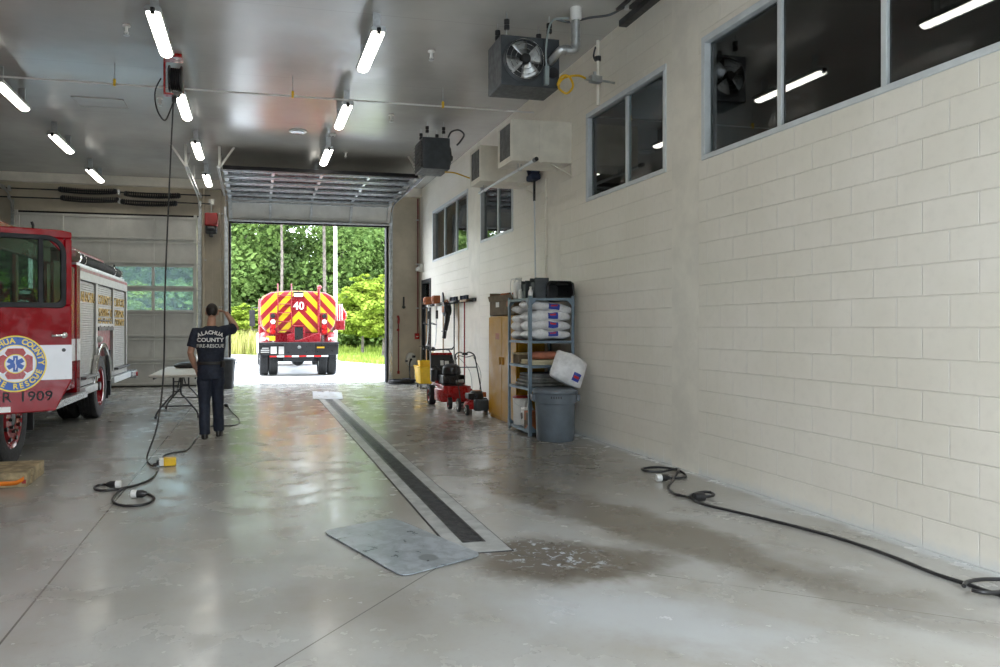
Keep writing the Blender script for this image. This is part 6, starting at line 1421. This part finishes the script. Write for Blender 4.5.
# hair cap
m = MB(M=I4); m.sph((hx, hy-.008, 1.728), .1, 24, sc=(.80, .98, .97)); m.sph((hx, hy-.035, 1.685), .062, 18, sc=(1.05, .85, .8))
m.build('hair', M['hair'], pt, smooth=180, mods=RM(.01))
# shirt
TR = [(0, .02, 1.005, .172, .124), (0, .02, 1.04, .176, .126), (0, .02, 1.12, .176, .122), (0, .02, 1.26, .192, .132), (0, .015, 1.36, .200, .13), (0, .015, 1.43, .190, .115), (.0, .018, 1.485, .125, .088), (.004, .02, 1.515, .072, .066)]
m = MB(M=I4); m.ell(TR, 28)
for sh, el in ((SHL, ELL_), (SHR, ELR)): m.tube([L3(sh, (0, .02, 1.42), .55), sh, L3(sh, el, .35), L3(sh, el, .72)], [.068, .078, .074, .076], 16)
m.build('shirt', M['navy'], pt, smooth=180, mods=RM(.011)+(('DISPLACE', {'strength': .012, 'mid_level': .5}),))
SH = bpy.data.objects['shirt']; tx = bpy.data.textures.new('folds', 'CLOUDS'); tx.noise_scale = .11; SH.modifiers[-1].texture = tx
def back_y(x, z):
    for i in range(len(TR)-1):
        if TR[i][2] <= z <= TR[i+1][2]:
            k = (z-TR[i][2])/(TR[i+1][2]-TR[i][2]); cy = TR[i][1]*(1-k)+TR[i+1][1]*k; rx = TR[i][3]*(1-k)+TR[i+1][3]*k; ry = TR[i][4]*(1-k)+TR[i+1][4]*k
            return cy-ry*math.sqrt(max(.02, 1-(x/rx)**2))
    return -.1
m = MB(M=I4); FM = Matrix(((1, 0, 0, 0), (0, 0, -1, 0), (0, 1, 0, 0), (0, 0, 0, 1)))
m.arctext('ALACHUA', .34, R(90), .070, FM @ Matrix.Translation((0, 1.085, 0)), R(8.3), .035, .001); m.text('COUNTY', .072, FM @ Matrix.Translation((0, 1.325, 0)), .03, .001, sx=1.15); m.text('FIRE-RESCUE', .064, FM @ Matrix.Translation((0, 1.245, 0)), .012, .001, sx=1.0)
m.v = [Vector((v.x, back_y(v.x, v.z)-.021+v.y, v.z)) for v in m.v]
m.build('shirt_lettering', M['white'], SH, smooth=0)
# trousers, belt, boots
m = MB(M=I4); m.ell([(0, .02, .80, .165, .13), (0, .018, .88, .178, .137), (0, .02, .96, .176, .130), (0, .02, 1.015, .172, .122)], 28)
for a, b, c in ((HL, KL, AL), (HR, KR, AR)): m.tube([(a[0]*1.0, a[1], a[2]), L3(a, b, .35), b, L3(b, c, .4), L3(b, c, .85), (c[0], c[1], c[2]-.045)], [.092, .094, .079, .076, .073, .075], 18)
m.build('trousers', M['navytr'], pt, smooth=180, mods=RM(.011)+(('DISPLACE', {'strength': .02, 'mid_level': .5}),)); bpy.data.objects['trousers'].modifiers[-1].texture = tx
m = MB(M=I4); m.ell([(0, .02, .995, .183, .133), (0, .02, 1.0, .186, .136), (0, .02, 1.03, .186, .136), (0, .02, 1.035, .183, .133)], 32); bt = m.build('belt', M['leather'], pt)
m = MB(M=I4); m.cbox((.16, -.06, 1.0), (.05, .05, .09), (0, 0, -50)); m.build('belt_pouch', M['leather'], bt, bevel=.01)
for (c, yaw, pitch) in ((AL, 4, 0), (AR, -8, 0)):
    m = MB(M=Matrix.Translation((c[0], c[1], 0)) @ Matrix.Rotation(R(yaw), 4, 'Z'))
    m.ell([(0, .05, .0, .046, .135), (0, .05, .02, .049, .14), (0, .05, .03, .047, .137), (0, .04, .06, .046, .12), (0, .01, .10, .044, .075), (0, .0, .16, .045, .055)], 20); m.build('boot', M['leather'], pt, smooth=60)
# ------------------------------------------------------------------ light and camera
w = bpy.data.worlds.new('world'); SC.world = w; w.use_nodes = True; nt = w.node_tree; nt.nodes.clear()
out = nt.nodes.new('ShaderNodeOutputWorld'); bg = nt.nodes.new('ShaderNodeBackground'); tc = nt.nodes.new('ShaderNodeTexCoord'); sp = nt.nodes.new('ShaderNodeSeparateXYZ')
nt.links.new(tc.outputs['Generated'], sp.inputs[0])
rm = nt.nodes.new('ShaderNodeValToRGB'); rm.color_ramp.elements[0].position = .0; rm.color_ramp.elements[0].color = (.90, .95, 1, 1); rm.color_ramp.elements[1].position = .8; rm.color_ramp.elements[1].color = (.62, .78, 1, 1)
nz = nt.nodes.new('ShaderNodeTexNoise'); nz.inputs['Scale'].default_value = 2.2; nz.inputs['Detail'].default_value = 6; nt.links.new(tc.outputs['Generated'], nz.inputs['Vector'])
mr = nt.nodes.new('ShaderNodeMapRange'); mr.inputs[1].default_value = .42; mr.inputs[2].default_value = .62; nt.links.new(nz.outputs['Fac'], mr.inputs[0])
mx = nt.nodes.new('ShaderNodeMix'); mx.data_type = 'RGBA'; mx.inputs[7].default_value = (.92, .96, 1, 1)
nt.links.new(sp.outputs['Z'], rm.inputs[0]); nt.links.new(rm.outputs[0], mx.inputs[6]); nt.links.new(mr.outputs[0], mx.inputs[0])
nt.links.new(mx.outputs[2], bg.inputs[0]); bg.inputs[1].default_value = 6.5; nt.links.new(bg.outputs[0], out.inputs[0])
sl = bpy.data.lights.new('sun', 'SUN'); sl.energy = 3.0; sl.angle = R(25); sl.color = (1, .96, .88); so = bpy.data.objects.new('sun', sl); COL.objects.link(so); so.rotation_euler = (R(30), R(-22), 0)
def portal(x, y, z, sx, sz, rot):
    l = bpy.data.lights.new('doorway_sky_portal', 'AREA'); l.shape = 'RECTANGLE'; l.size = sx; l.size_y = sz; l.cycles.is_portal = True
    ob = bpy.data.objects.new('doorway_sky_portal', l); COL.objects.link(ob); ob.location = (x, y, z); ob.rotation_euler = rot
portal((D1[0]+D1[1])/2, D+.1, 2.15, D1[1]-D1[0], 4.3, (R(-90), 0, 0))
portal(1.5, YR-.1, 2.22, 5.4, 4.45, (R(90), 0, 0))
cam = bpy.data.cameras.new('camera'); co = bpy.data.objects.new('camera', cam); COL.objects.link(co); SC.camera = co
co.location = (0, 0, 1.5); co.rotation_euler = (R(90), 0, -math.atan(157.7/720))
cam.sensor_fit = 'HORIZONTAL'; cam.sensor_width = 36; cam.lens = 25.92; cam.shift_x = .0873; cam.shift_y = -.0065; cam.clip_start = .05; cam.clip_end = 400
SC.view_settings.view_transform = 'Standard'; SC.view_settings.look = 'None'; SC.view_settings.gamma = 1; SC.view_settings.use_curve_mapping = False; SC.view_settings.exposure = 0.68
cy = SC.cycles; cy.use_denoising = True; cy.max_bounces = 10; cy.diffuse_bounces = 5; cy.glossy_bounces = 4; cy.transparent_max_bounces = 12; cy.caustics_reflective = False; cy.caustics_refractive = False; cy.sample_clamp_indirect = 8
